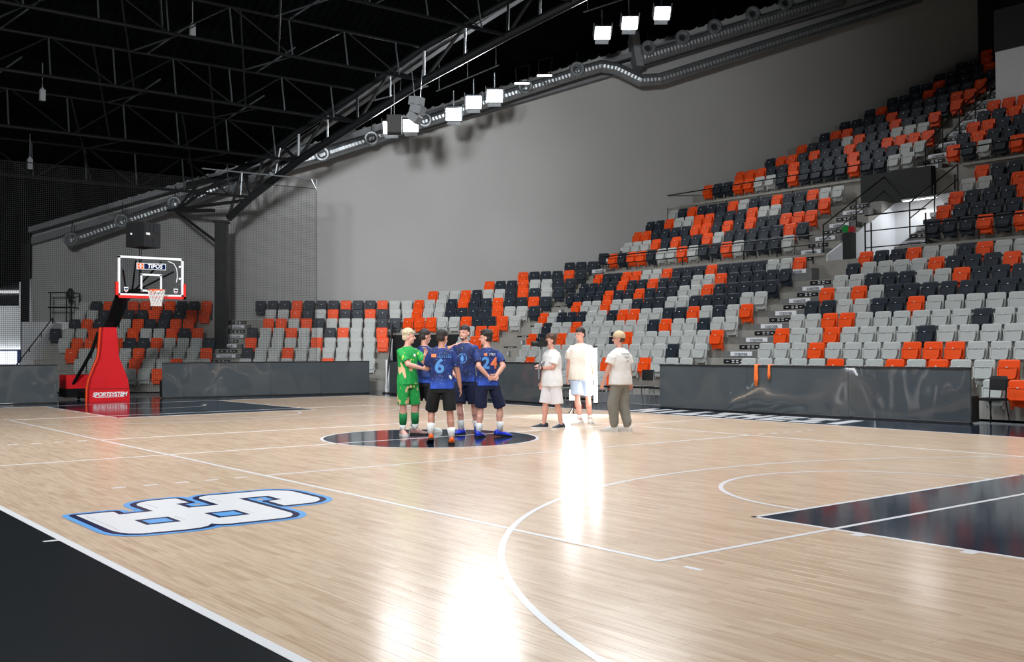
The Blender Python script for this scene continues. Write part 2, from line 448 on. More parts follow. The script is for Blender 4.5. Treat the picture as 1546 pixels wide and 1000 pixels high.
# big slanted white lettering on the far apron (seen at a grazing angle)
gx = -3.05
for wd, kind in ((.62, 'N'), (.5, 'I'), (.62, 'T'), (.62, 'Z'), (.62, 'N'), (.62, 'E'), (.62, 'Z'), (.62, 'I')):
    sh = -.25; y0, y1 = 7.75, 9.05
    def par(xa, xb, ya, yb):
        k = lambda y: (y - y0) / (y1 - y0) * sh
        return MB().prism([(xa + k(ya), ya), (xb + k(ya), ya), (xb + k(yb), yb), (xa + k(yb), yb)], 0, .0016)
    b = .2
    g = MB()
    parts = {'N': [(0, b, y0, y1), (wd - b, wd, y0, y1), (b * .8, wd - b * .8, 8.2, 8.65)], 'I': [(.1, .36, y0, y1)], 'T': [(0, wd, y0, y0 + .4), (.2, .45, y0, y1)],
             'Z': [(0, wd, y0, y0 + .36), (0, wd, y1 - .36, y1), (.15, wd - .15, 8.2, 8.6)], 'E': [(0, b, y0, y1), (0, wd, y0, y0 + .3), (0, wd, 8.25, 8.55), (0, wd, y1 - .3, y1)]}[kind]
    for i, (xa, xb, ya, yb) in enumerate(parts):
        q = par(gx + xa, gx + xb, ya, yb); q.v = [(p[0], p[1], p[2] + i * .0002) for p in q.v]; g.add(q.v, q.f)
    g.build('floor_lettering', M['line_white'], apron); gx += wd + .14

# ---- back wall (parallel to the left stand), side walls, roof
p_l = WF(-17.05, WALL_D); p_r = WF(24.5, WALL_D)
pts = [(p_l.x, p_l.y, -.1), (p_r.x, p_r.y, -.1), (p_r.x, p_r.y, roof_z(p_r.x) + .3), (p_l.x, p_l.y, roof_z(p_l.x) + .3)]
MB().slab(pts, F3 * .4).build('wall_back', M['wall_grey'], kind='structure')
# thin vertical movement joints on the back wall
def wall_strip(name, u0, u1, z0, z1, m, t=.03, parent=None, kind='structure'):
    a, b = WF(u0, WALL_D), WF(u1, WALL_D)
    return MB().slab([(a.x, a.y, z0), (b.x, b.y, z0), (b.x, b.y, z1), (a.x, a.y, z1)], -F3 * t).build(name, m, parent, kind=kind if parent is None else None)
# left annex: white wall with a dark window, black upper wall
a, b = WF(-26, 46), WF(-17.4, 46)
MB().slab([(a.x, a.y, -.1), (b.x, b.y, -.1), (b.x, b.y, 4.96), (a.x, a.y, 4.96)], F3 * .3).build('wall_annex', M['wall_white'], kind='structure')
MB().slab([(a.x, a.y, 4.96), (b.x, b.y, 4.96), (b.x, b.y, 9), (a.x, a.y, 9)], F3 * .3 - F3 * .2).build('wall_annex_upper', M['black_panel'], kind='structure')
win = struct_root('window_1', 'dark square window in the white annex wall')
a, b = WF(-20.6, 45.95), WF(-19.05, 45.95)
MB().slab([(a.x, a.y, 3.49), (b.x, b.y, 3.49), (b.x, b.y, 4.75), (a.x, a.y, 4.75)], F3 * .04).build('window_pane', mat('dark_window_glass', (.01, .014, .016), .08, var=.2), win)
fr = MB()
for (u0, u1, z0, z1) in ((-20.66, -18.99, 4.75, 4.8), (-20.66, -18.99, 3.43, 3.49), (-19.05, -18.99, 3.43, 4.8)):
    a, b = WF(u0, 45.93), WF(u1, 45.93); fr.slab([(a.x, a.y, z0), (b.x, b.y, z0), (b.x, b.y, z1), (a.x, a.y, z1)], F3 * .06)
fr.build('window_frame', M['wall_white'], win)
c = WF(-17.25, 42.2)
MB().box((c.x, c.y, 2.9), (.3, .14, 6.0), math.atan2(R0.y, R0.x)).build('trim_1', M['steel_black'], kind='structure')
# white return wall at the left end of the back wall and the annex base panel, made to glow so it reads bright
a, b = WF(-17.05, 42.35), WF(-16.5, 42.35)
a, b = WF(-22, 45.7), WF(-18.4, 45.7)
MB().slab([(a.x, a.y, 0), (b.x, b.y, 0), (b.x, b.y, 1.62), (a.x, a.y, 1.62)], F3 * .1).build('annex_glow_panel', emis('annex_panel_glow', (.93, .97, 1), 1.3), kind='structure')
ln = mat('blue_frame_paint', srgb(70, 90, 150), .5)
g = MB()
for (u0, u1, z0, z1) in ((-22, -18.85, 1.46, 1.52), (-19.0, -18.85, .9, 1.5), (-22, -18.4, .78, .86)):
    a, b = WF(u0, 45.62), WF(u1, 45.62); g.slab([(a.x, a.y, z0), (b.x, b.y, z0), (b.x, b.y, z1), (a.x, a.y, z1)], F3 * .06)
g.build('trim_2', ln, kind='structure')
# other hall walls, out of view
MB().box((-2, -19.6, 8), (90, .4, 18)).build('wall_near', M['wall_grey'], kind='structure')
MB().box((30, 10, 8), (.4, 60, 18)).build('wall_end', M['wall_grey'], kind='structure')
# roof: dark sheeting, rising with x, as ribbed strips
def roof_strip(y0, y1, dz):
    mb = MB(); xs = [-46, -4.75, 32]
    for i in range(2):
        mb.slab([(xs[i], y0, roof_z(xs[i]) + dz), (xs[i + 1], y0, roof_z(xs[i + 1]) + dz), (xs[i + 1], y1, roof_z(xs[i + 1]) + dz), (xs[i], y1, roof_z(xs[i]) + dz)], (0, 0, .06))
    return mb
roof = struct_root('ceiling', 'near-black corrugated roof over the hall')
rs = MB()
for k in range(200):
    y0 = -20 + k * .33
    q = roof_strip(y0, y0 + .2, .0) if k % 1 == 0 else None
    rs.add(q.v, q.f)
rs.build('roof_ribs', M['roof_dark'], roof); roof_strip(-20, 46, .06).build('roof_deck', M['roof_dark'], roof)
# far right: black wall zone and white control box above the top rows
a, b = WF(23.2, 42.3), WF(34, 36)
MB().box((1.7, 27.15, 10.5), (10.5, .2, 2.74)).build('wall_control_box', M['wall_white'], kind='structure')
MB().box((1.7, 27.13, 12.6), (10.5, .3, 1.46)).build('wall_control_upper', M['black_panel'], kind='structure')
MB().box((4, 33.5, 9), (26, .3, 20)).build('wall_far', M['black_panel'], kind='structure')
c = WF(22.95, 41.8)
MB().box((c.x, c.y, 14.5), (.25, .25, 6)).build('trim_3', M['steel_black'], kind='structure')
# ================================================================ grandstand bowl: three straight runs meeting at kinks
TB = math.radians(27)
NRM = {'A': Vector((0, 1)), 'B': Vector((-math.sin(TB), math.cos(TB))), 'C': F0.copy()}
TAN = {k: Vector((n.y, -n.x)) for k, n in NRM.items()}
CC = C2.dot(F0)
def cdist(g, j): return {'A': 11.4 + .8 * j, 'B': 16.0 + .8 * j, 'C': 36.3 + .79 * j + CC}[g]
def fz(g, j):
    if g == 'A':
        if j < 10: return .395 * j
        if j < 15: return 4.4 + .49 * (j - 10)
        return 7.3 + .49 * (j - 15)
    return max(0, .387 * j - .045)
def inter(g1, c1, g2, c2):
    a, b = NRM[g1], NRM[g2]; det = a.x * b.y - a.y * b.x
    return Vector(((c1 * b.y - c2 * a.y) / det, (a.x * c2 - b.x * c1) / det))
def pt(g, c, s): 
    p = NRM[g] * c + TAN[g] * s; return p
def clip(poly, n, c):
    # keep n.p <= c
    out = []
    for i in range(len(poly)):
        a, b = Vector(poly[i]), Vector(poly[(i + 1) % len(poly)]); da, db = n.dot(a) - c, n.dot(b) - c
        if da <= 0: out.append(a)
        if (da < 0 < db) or (db < 0 < da): out.append(a + (b - a) * (da / (da - db)))
    return out
FR = .55
def step_poly(g, j, s0=None, s1=None):
    c0, c1 = cdist(g, j) - FR, cdist(g, j + 1) - FR
    if g == 'C' and j >= 7: c1 = c0 + 1.2
    def lim(c, jj, side, s):
        if s is not None: return pt(g, c, s)
        dj = (c - cdist(g, jj) + FR)
        if side == 'l':
            o = {'A': 'B', 'B': 'C'}[g]; return inter(g, c, o, cdist(o, jj) - FR + dj)
        o = {'B': 'A', 'C': 'B'}[g]; return inter(g, c, o, cdist(o, jj) - FR + dj)
    poly = [lim(c0, j, 'l', s0), lim(c0, j, 'r', s1), lim(c1, j, 'r', s1), lim(c1, j, 'l', s0)]
    return clip(poly, F0, CC + WALL_D - .02)
stand = struct_root('grandstand', 'stepped concrete grandstand wrapping the court')
def add_step(g, j, s0=None, s1=None, z0=None, m='concrete', name='terrace_step'):
    z1 = fz(g, j)
    if z1 <= 0.02: return
    if z0 is None: z0 = max(-.02, fz(g, j - 1) - .06)
    poly = step_poly(g, j, s0, s1)
    if len(poly) < 3: return
    MB().prism([tuple(p) for p in poly], z0, z1).build(name, M[m], stand)
VX0, VX1 = -4.95, -2.65         # walk-through opening in the middle tier
for j in range(1, 10): add_step('A', j, None, 13.0)
for j in range(10, 15):
    z0 = fz('A', 9) - .05 if j == 10 else None
    add_step('A', j, None, VX0, z0); add_step('A', j, VX1, 13.0, z0)
for j in range(15, 27):
    z0 = fz('A', 14) - .05 if j == 15 else None
    if j < 20: add_step('A', j, None, 13.0, z0)
    else: add_step('A', j, None, -3.6, z0)
for j in range(1, 5): add_step('B', j, -8.6, None)
for j in range(5, 15): add_step('B', j)
for j in range(1, 5): add_step('C', j, -15.2, -1.8)
for j in range(5, 8): add_step('C', j, -15.2, None)
# front walls of the upper tiers (thin coping strips proud of the step edge)
for j, xs in ((10, ((-14.6, VX0), (VX1, 13))), (15, ((-14.2, VX0), (VX1, 13)))):
    for x0, x1 in xs:
        MB().box(((x0 + x1) / 2, cdist('A', j) - FR - .03, fz('A', j) + .01), (x1 - x0, .1, .08)).build('tier_coping', M['concrete'], stand)
# the walk-through: white side walls, floor, white back wall with a black lintel panel
vy0, vy1 = cdist('A', 10) - FR, cdist('A', 15) - FR; vz = 4.2
MB().box(((VX0 + VX1) / 2, (vy0 + vy1) / 2, (vz + 3.5) / 2), (VX1 - VX0, vy1 - vy0, vz - 3.5)).build('passage_floor', M['concrete'], stand)
MB().slab([(VX0, vy0 - .0, vz), (VX0, vy1, vz), (VX0, vy1, fz('A', 14)), (VX0, vy0, fz('A', 10))], (.06, 0, 0)).build('passage_wall', M['wall_white'], stand)
MB().slab([(VX1, vy0, vz), (VX1, vy1, vz), (VX1, vy1, fz('A', 14)), (VX1, vy0, fz('A', 10))], (-.06, 0, 0)).build('passage_wall', M['wall_white'], stand)
MB().box(((VX0 + VX1) / 2, vy1 - .04, (vz + 6.45) / 2), (VX1 - VX0, .08, 6.45 - vz)).build('passage_back', M['wall_white'], stand)
MB().box((-4.72, vy1 - .22, 6.86), (2.48, .3, 1.04)).build('lintel_panel', M['black_panel'], stand)
# black entrance below the corner seats, with white parapet walls
def run_poly(g, j, s0, s1, c_off, t):
    c0 = cdist(g, j) - FR + c_off
    return c0
k5 = inter('C', cdist('C', 5) - FR - .03, 'B', cdist('B', 5) - FR - .03)
pa = pt('C', cdist('C', 5) - FR - .03, -1.8); pb = pt('B', cdist('B', 5) - FR - .03, -8.6)
nC3, nB3 = Vector((*NRM['C'], 0)), Vector((*NRM['B'], 0))
for q0, q1, nn in ((pa, k5, nC3), (k5, pb, nB3)):
    MB().slab([(q0.x, q0.y, -.05), (q1.x, q1.y, -.05), (q1.x, q1.y, 2.02), (q0.x, q0.y, 2.02)], -nn * .06).build('entrance_panel', M['black_panel'], stand)
def parapet(g, s, j0, j1, off):
    c0, c1 = cdist(g, j0) - FR, cdist(g, j1) - FR
    a, b = pt(g, c0, s), pt(g, c1, s)
    return MB().slab([(a.x, a.y, 0), (b.x, b.y, 0), (b.x, b.y, fz(g, j1) + .1), (a.x, a.y, fz(g, j0) + .1)], Vector((*TAN[g], 0)) * off)
parapet('C', -1.8, 0, 5, .1).build('parapet_wall', M['wall_white'], stand)
parapet('B', -8.6, 0, 5, -.1).build('parapet_wall', M['wall_white'], stand)
# left end: white stair wall
a = WF(-15.25, 36.6); b = WF(-15.25, 41.9)
MB().slab([(a.x, a.y, 0), (b.x, b.y, 0), (b.x, b.y, 2.55), (WF(-15.25, 40.2).x, WF(-15.25, 40.2).y, 2.55), (a.x, a.y, .75)], -R3 * .12).build('stair_wall', M['wall_white'], stand)
a, b = WF(-16.9, 41.0), WF(-14.95, 41.0)
MB().slab([(a.x, a.y, 0), (b.x, b.y, 0), (b.x, b.y, 2.62), (a.x, a.y, 2.62)], F3 * 1.3).build('stair_landing', M['wall_white'], stand)

# ---------------------------------------------------------------- tip-up seats
def rounded(w0, w1, z0, z1, r0, r1, n=4):
    # outline in x-z: bottom width w0, top width w1, corner radii
    o = []
    for cx, cz, r, a0 in ((w0 / 2 - r0, z0 + r0, r0, -90), (w1 / 2 - r1, z1 - r1, r1, 0), (-(w1 / 2 - r1), z1 - r1, r1, 90), (-(w0 / 2 - r0), z0 + r0, r0, 180)):
        for i in range(n + 1):
            t = math.radians(a0 + 90 * i / n); o.append((cx + r * math.cos(t), cz + r * math.sin(t)))
    return o
def shell(outl, yfun, t, bev=.008):
    # panel following yfun(x,z), thickness t, front face rimmed
    n = len(outl); cx = sum(p[0] for p in outl) / n; cz = sum(p[1] for p in outl) / n
    ins = [(cx + (p[0] - cx) * .93, cz + (p[1] - cz) * .93) for p in outl]
    vs = [(p[0], yfun(*p) + t, p[1]) for p in outl] + [(p[0], yfun(*p) + .002, p[1]) for p in outl] + [(p[0], yfun(*p) - bev, p[1]) for p in ins]
    fs = [(i, n + i, n + (i + 1) % n, (i + 1) % n) for i in range(n)] + [(n + i, 2 * n + i, 2 * n + (i + 1) % n, n + (i + 1) % n) for i in range(n)]
    fs += [tuple(range(n)), tuple(range(3 * n - 1, 2 * n - 1, -1))]
    return vs, fs
def pan_geo():
    # folded-up seat: rim frame round a recessed panel
    o = rounded(.37, .40, .41, .665, .07, .03); n = len(o); cx, cz = 0, .54
    i1 = [(p[0] * .86, cz + (p[1] - cz) * .82) for p in o]
    yf = lambda x, z: -.10 - (.665 - z) * .16
    vs = [(p[0], yf(*p) + .05, p[1]) for p in o] + [(p[0], yf(*p), p[1]) for p in o] + [(p[0], yf(*p), p[1]) for p in i1] + [(p[0] * .97, yf(*p) + .012, cz + (p[1] - cz) * .97) for p in i1]
    fs = []
    for k in range(3):
        for i in range(n): fs.append((k * n + i, (k + 1) * n + i, (k + 1) * n + (i + 1) % n, k * n + (i + 1) % n))
    fs += [tuple(range(n)), tuple(range(4 * n - 1, 3 * n - 1, -1))]
    return vs, fs
lean = lambda x, z: (z - .54) * .10 - .03 * (1 - (x / .22) ** 2) * 0 + .02 * (abs(x) / .22) ** 2 * -1
G_BACK = shell(rounded(.40, .44, .27, .81, .10, .06), lean, .022)
G_PAN = pan_geo()
_b = MB()
for sx in (-1, 1):
    _b.box((sx * .205, -.05, .43), (.022, .10, .07)); _b.box((sx * .17, .02, .30), (.03, .05, .16))
_b.box((0, .04, .30), (.36, .03, .05)); _b.box((0, .14, .28), (.06, .22, .05))
G_BRK = (_b.v, _b.f)
_t = MB().box((0, -.108, .655), (.036, .012, .02)); G_TAG = (_t.v, _t.f)
SEAT_MESH = {}
for k, mn in (('O', 'seat_o'), ('G', 'seat_g'), ('D', 'seat_d')):
    SEAT_MESH[k] = (MB().add(*G_BACK).mesh('backrest', M[mn]), MB().add(*G_PAN).mesh('seat_pan', M[mn]), MB().add(*G_BRK).mesh('bracket', M[mn]))
TAG_MESH = MB().add(*G_TAG).mesh('number_plate', M['tag'])
CNAME = {'O': 'orange', 'G': 'light grey', 'D': 'charcoal'}
ORD = 'first second third fourth fifth sixth seventh eighth ninth tenth eleventh twelfth thirteenth fourteenth fifteenth sixteenth seventeenth eighteenth nineteenth twentieth'.split()
def seat_pose(g, j, s):
    p = pt(g, cdist(g, j), s); t = TAN[g]
    return (p.x, p.y, fz(g, j)), math.atan2(t.y, t.x)
def seat(g, j, s, k, label, group):
    loc, rz = seat_pose(g, j, s)
    t = thing('stadium_seat', label, 'seat', loc, rz, group)
    for nm, me in zip(('backrest', 'seat_pan', 'bracket'), SEAT_MESH[k]): inst(nm, me, t)
    inst('number_plate', TAG_MESH, t)
# block right of the central aisle stairs, rows 1-10 (first seat stands at the stairs)
R4 = {0: (3.68, 'GO'), 1: (-2.89, 'GGGGGOGGOGOGGO'), 2: (-2.92, 'GGGOGGGGOOOGGGG'), 3: (-3.0, 'OGGOGGGGDGGGGGG'), 4: (-3.07, 'GGOOGGGGGGDGGGG'), 5: (-3.13, 'DDGGDDOGGGGGGG'),
      6: (-3.19, 'OGOGDDDDDDDDDG'), 7: (-3.26, 'GGDDDGGODDDDD'), 8: (-3.35, 'DGGGGODDDOGD'), 9: (-3.43, 'ODDOGGDOGGD')}
# block left of the central aisle stairs (first seat stands at the stairs, going left)
R3B = {0: (-6.9, 'OGGOGGGG'), 1: (-4.95, 'GGGOGGOGGGGGGOG'), 2: (-5.1, 'GGDGGGGGGGGGGGGG'), 3: (-5.16, 'OGGGGGGODGGGGODDO'), 4: (-5.27, 'GGDGGODGGGGGGOGGDG'), 5: (-5.34, 'OGDGODDGGOODGGDDDGO'),
       6: (-5.43, 'GGDDDDGGDDDGGOGGO'), 7: (-5.58, 'DDDDDOGGDDDODDODDDD'), 8: (-5.67, 'DDDDDOGGDDDODDODDDD'), 9: (-5.71, 'OGGDDDDODDDOGGOODDO')}
T2R = {10: (-1.79, 'DDDODODDG'), 11: (-1.87, 'ODDDDGDD'), 12: (-1.91, 'ODDDODDO'), 13: (-1.94, 'GGDODDGD'), 14: (-1.9, 'ODDDODD')}
single = 0
for j, (s0, st) in R4.items():
    for i, k in enumerate(st):
        if j == 0:
            lab = '%s tip-up seat in lowest row, %s seat past the barrier end' % (CNAME[k], ORD[i])
        else:
            lab = '%s tip-up seat, %s row, %s seat right of central aisle stairs' % (CNAME[k], ORD[j], ORD[i])
        seat('A', j, s0 + .5 * i, k, lab, 'tip-up seats right of the central stairs'); single += 1
for j, (s0, st) in R3B.items():
    for i, k in enumerate(st):
        if single >= 300: break
        if j == 0: lab = '%s tip-up seat in lowest row, %s seat leftward in the barrier gap' % (CNAME[k], ORD[i])
        else: lab = '%s tip-up seat, %s row, %s seat left of central aisle stairs' % (CNAME[k], ORD[j], ORD[i])
        seat('A', j, s0 - .5 * i, k, lab, 'tip-up seats left of the central stairs'); single += 1
# all the other seats, further off: one object
REST = []
n0 = 0
for j, (s0, st) in R3B.items():
    for i, k in enumerate(st):
        n0 += 1
_done = 300 - sum(len(st) for _, st in R4.values())
_i = 0
for j, (s0, st) in R3B.items():
    for i, k in enumerate(st):
        _i += 1
        if _i > _done: REST.append(('A', j, s0 - .5 * i, k))
def rows(g, tab):
    for j, (s0, st) in tab.items():
        for i, k in enumerate(st):
            if k != ' ' and F0.dot(pt(g, cdist(g, j), s0 + .5 * i)) - CC < WALL_D - .3: REST.append((g, j, s0 + .5 * i, k))
rows('A', T2R)
rows('A', {10: (-14.69, 'ODOODGGOGDDOGDDDG'), 11: (-14.67, 'GGGODODDOGDDDDDOD'), 12: (-14.88, 'OODDDDOODODODDOOO'), 13: (-14.89, 'DDOGGOODDDOGGDDDO'), 14: (-14.88, 'OGDODDDOGDDODDOGG')})
rows('A', {15: (-13.25, 'ODDOOGGDODDDDODDGG'), 16: (-12.26, 'OOODDODDDDODDDGG'), 17: (-11.4, 'DOODODDODDOOOO'), 18: (-10.5, 'ODDDGODDGGG'), 19: (-10.0, 'DOODDDODDO'), 20: (-9.6, 'DDDDODDDDO'),
           21: (-9.0, 'DODDDDDOO'), 22: (-8.5, 'DDDODDDO'), 23: (-8.0, 'DDODDDD'), 24: (-7.4, 'DDDDOD'), 25: (-6.9, 'DDODD'), 26: (-6.3, 'ODDD')})
rows('A', {15: (-3.2, 'ODGDODDG'), 16: (-3.27, 'DODDDODD'), 17: (-3.33, 'OODDDDOD'), 18: (-3.36, 'DDOGDDDD'), 19: (-3.4, 'OOODDODD')})
rows('B', {3: (-8.2, 'GO'), 4: (-8.35, 'GOO'), 5: (-11.34, 'OOOGGODDOG'), 6: (-11.38, 'OGGDDDDOGGD'), 7: (-11.72, 'OGGDODDODDOD'), 8: (-11.49, 'OGGODGGDODGD'), 9: (-9.3, 'ODDOGGDD'), 10: (-8.14, 'ODDDOD'), 11: (-6.9, 'ODDD'), 12: (-6.2, 'DOD')})
rows('C', {7: (-7.23, 'DDDODDDODDOGG'), 6: (-6.68, 'GGODGODDODGG'), 5: (-6.64, 'OOGODGGGGDD'), 4: (-7.12, 'DGGOGGDOGGO'), 3: (-7.04, 'OGGGGOGGGGO'), 2: (-7.02, 'DGGOGGGGGG'), 1: (-6.95, 'GGGGGGOGGG')})
rows('C', {7: (-14.45, 'GDODOOOODDO'), 6: (-14.36, 'GGDODDODDOO'), 5: (-14.29, 'DODGGODDOO'), 4: (-14.74, 'DGGOGGOGGODO'), 3: (-14.11, 'GOOGODDOGGGD'), 2: (-13.55, 'OGGGGOGGGGO'), 1: (-12.95, 'GGGGOGGOGG'), 0: (-10.9, 'GGO')})
rest = MB(); fm = []
for (g, j, s, k) in REST:
    loc, rz = seat_pose(g, j, s); cs, sn = math.cos(rz), math.sin(rz)
    for geo, mi in ((G_BACK, 'OGD'.index(k)), (G_PAN, 'OGD'.index(k)), (G_BRK, 'OGD'.index(k)), (G_TAG, 3)):
        rest.add([(loc[0] + x * cs - y * sn, loc[1] + x * sn + y * cs, loc[2] + z) for x, y, z in geo[0]], geo[1]); fm += [mi] * len(geo[1])
me = rest.mesh('stadium_seats')
for mn in ('seat_o', 'seat_g', 'seat_d', 'tag'): me.materials.append(M[mn])
me.polygons.foreach_set('material_index', fm)
o = inst('stadium_seats', me, kind='stuff'); tag(o, 'far rows of orange, grey and charcoal tip-up seats', 'seats')

# ---------------------------------------------------------------- aisle stairs with lettered risers
SIGN_T = text_mb('coposa', .15, .004, bold=.002)
def sign_lettering(): 
    m = MB(); m.v = list(SIGN_T.v); m.f = list(SIGN_T.f); return m
lab_t = MB()
for x0, x1, zc in ((-.27, -.19, 0), (-.08, .0, .025), (-.08, .0, -.025), (.06, .14, .025), (.06, .14, -.025), (.2, .27, 0)):
    lab_t.box(((x0 + x1) / 2, 0, zc), (x1 - x0, .006, .02))
STEP_W = 1.15
step_me = MB().box((0, .2, 0), (STEP_W, .4, 1)).mesh('step', M['concrete_dark'])
def aisle(label, specs, word=True):
    root = struct_root('aisle_stairs', label)
    sg = MB().box((0, -.008, 0), (.72, .016, .125)).mesh('riser_sign', M['sign_white'])
    bl = MB().box((0, -.008, 0), (.72, .016, .12)).mesh('riser_label', M['sign_black'])
    tx = place(sign_lettering(), (0, -.02, 0), (1, 0, 0), (0, 0, 1)).mesh('lettering', M['ink'])
    pc = MB(); pc.v = [(p[0], p[1] - .018, p[2]) for p in lab_t.v]; pc.f = list(lab_t.f); pc = pc.mesh('pictogram', M['sign_white'])
    for g, j, s, wd in specs:
        z0, z1 = fz(g, j), fz(g, j + 1)
        c = cdist(g, j + 1) - FR - .4; p = pt(g, c, s); rz = math.atan2(TAN[g].y, TAN[g].x)
        hh = (z1 - z0) / 2
        st = inst('step', step_me, root); st.location = (p.x, p.y, z0 + hh / 2); st.rotation_euler = (0, 0, rz); st.scale = (wd / STEP_W, 1, hh)
        q = inst('riser_sign', sg, root, loc=(p.x - NRM[g].x * .001, p.y - NRM[g].y * .001, z0 + hh - .075), rz=rz)
        if word: inst('lettering', tx, q)
        p2 = pt(g, c + .4, s)
        q = inst('riser_label', bl, root, loc=(p2.x, p2.y, z1 - .085), rz=rz); inst('pictogram', pc, q)
aisle('central aisle stairs with lettered white risers', [('A', j, -3.98 - .08 * j, 1.3) for j in range(0, 9)])
aisle('aisle stairs at the corner of the stand', [('A', j, -14.15 - .17 * j, .9) for j in range(1, 9)], word=True)
aisle('stairs left of the walk-through', [('A', j, -5.75, 1.1) for j in range(9, 14)])
aisle('stairs right of the walk-through', [('A', j, -2.3, .66) for j in range(9, 14)])
aisle('stairs through the top rows', [('A', j, -4.0 - .05 * (j - 15), .95) for j in range(15, 24)])
aisle('stairs beside the black column', [('C', j, -7.95 + (.0 if j % 2 else -.12), 1.1) for j in range(0, 7)])
aisle('short stairs at the left of the middle tier', [('A', j, -15.35, .8) for j in range(10, 13)])
# ================================================================ column, roof girder and trusses
c = WF(-8.5, 39.3)
col = thing('steel_column', 'black steel column rising from the stand to the roof girder', 'column', (c.x, c.y, fz('C', 4)), math.atan2(R0.y, R0.x))
MB().box((0, 0, 2.4), (.44, .44, 4.8 + .1)).build('shaft', M['steel_black'], col)
MB().box((0, 0, .03), (.62, .62, .06)).build('base_plate', M['steel_black'], col)
MB().box((0, 0, 4.9), (.56, .56, .08)).build('cap_plate', M['steel_black'], col)
P0 = Vector((-23.2, 6.55)); EG = Vector((math.cos(TB), math.sin(TB)))
def GP(s, z): p = P0 + EG * s; return Vector((p.x, p.y, z))
BOT = [(.44, 6.55), (1.51, 7.29), (3.68, 8.5), (6.27, 9.66), (8.98, 10.85), (12.15, 11.98), (14.5, 12.75), (18.0, 13.9)]
TOP = [(-1.6, 8.0), (.1, 8.15), (2.1, 8.75), (3.71, 9.6), (6.25, 10.7), (8.99, 12.0), (12.2, 13.15), (14.5, 13.95), (18.0, 15.1)]
gird = thing('roof_girder', 'deep black lattice girder climbing from the black column under the roof', 'girder')
MB().tube([GP(*b) for b in BOT], .15, 8).build('bottom_chord', M['steel_black'], gird)
MB().tube([GP(*b) for b in TOP], .12, 8).build('top_chord', M['steel_black'], gird)
MB().tube([GP(-2.2, 7.0), GP(-.25, 6.9)], .07).build('bracket', M['steel_black'], gird)
MB().tube([GP(-2.2, 7.0), GP(-1.0, 8.05)], .06).build('brace', M['steel_black'], gird)
MB().tube([GP(-2.2, 7.0), GP(-.2, 5.7)], .06).build('brace', M['steel_black'], gird)
MB().tube([GP(-2.2, 7.0), GP(.1, 8.1)], .06).build('brace', M['steel_black'], gird)
MB().tube([GP(-2.6, 7.05), GP(1.45, 7.2)], .07).build('tie', M['steel_black'], gird)
for i in range(len(BOT) - 1):
    b0, b1, t1 = BOT[i], BOT[i + 1], TOP[i + 2]
    MB().cyl(GP(*b1), GP(*t1), .05, n=8).build('post', M['steel_grey'] if i % 2 else M['steel_black'], gird)
    mid = ((b0[0] + b1[0]) / 2, (b0[1] + b1[1]) / 2)
    tm = ((TOP[i + 1][0] + t1[0]) / 2, (TOP[i + 1][1] + t1[1]) / 2)
    MB().cyl(GP(*b0), GP(*tm), .06, n=8).build('diagonal', M['steel_black'], gird)
    MB().cyl(GP(*b1), GP(*tm), .06, n=8).build('diagonal', M['steel_black'], gird)
    MB().cyl(GP(*mid), GP(*tm), .04, n=8).build('post', M['steel_grey'], gird)
# light grey edge beam parallel to the girder, higher and behind
bm_ = thing('roof_edge_beam', 'pale grey steel beam running behind the black girder', 'beam')
off = Vector((*NRM['B'], 0)) * 1.3
MB().tube([GP(s, z) + off for s, z in ((-.5, 7.9), (3.7, 9.9), (9.0, 12.4), (13.5, 14.3))], .16, 4).build('beam', M['beam_grey'], bm_)
# purlin trusses along y, one from each girder node
def truss(idx, x, y1, zb, zt, label):
    y0 = -14.0
    t = thing('roof_truss', label, 'roof truss', group='roof trusses')
    MB().cyl((x, y0, zb), (x, y1, zb), .055, n=8).build('bottom_chord', M['steel_black'], t)
    MB().cyl((x - .25, y0, zt), (x - .25, y1, zt), .05, n=8).build('top_chord', M['steel_black'], t)
    n = 12; dy = (y1 - y0) / n
    for k in range(n):
        y = y1 - (k + .5) * dy
        MB().cyl((x, y, zb), (x - .25, y, zt), .028, n=6).build('post', M['truss_grey'], t)
        if k % 2 == 0: MB().cyl((x, y, zb), (x - .25, y - dy * .95, zt), .025, n=6).build('diagonal', M['steel_black'], t)
        else: MB().cyl((x - .25, y, zt), (x, y - dy * .95, zb), .025, n=6).build('diagonal', M['steel_black'], t)
TN = [(1.51, 7.29), (3.68, 8.5), (6.27, 9.66), (8.98, 10.85), (12.15, 11.98), (14.5, 12.75)]
names = ('lowest', 'second lowest', 'third', 'fourth', 'fifth', 'topmost')
for i, (s, z) in enumerate(TN):
    p = GP(s, z); truss(i, p.x, p.y, z, z + 1.25, '%s black lattice truss under the dark roof' % names[i])
# knee braces between neighbouring trusses
for i in range(len(TN) - 1):
    a, b = GP(*TN[i]), GP(*TN[i + 1])
    br = thing('roof_brace', 'slim grey braces linking the %s truss with the next' % names[i], 'brace', group='roof braces')
    for y in (-7.5, -3.2, 1.2, 5.0):
        MB().cyl((a.x - .25, y, a.z + 1.25), (b.x, y + .5, b.z), .03, n=6).build('rod', M['truss_grey'], br)
        MB().cyl((a.x, y, a.z), (b.x - .25, y - 1.2, b.z + 1.25), .035, n=6).build('rod', M['steel_black'], br)
        MB().cyl((b.x - .25, y + .5, b.z + 1.25), (b.x + .9, y + 1.4, b.z + 2.0), .03, n=6).build('rod', M['truss_grey'], br)
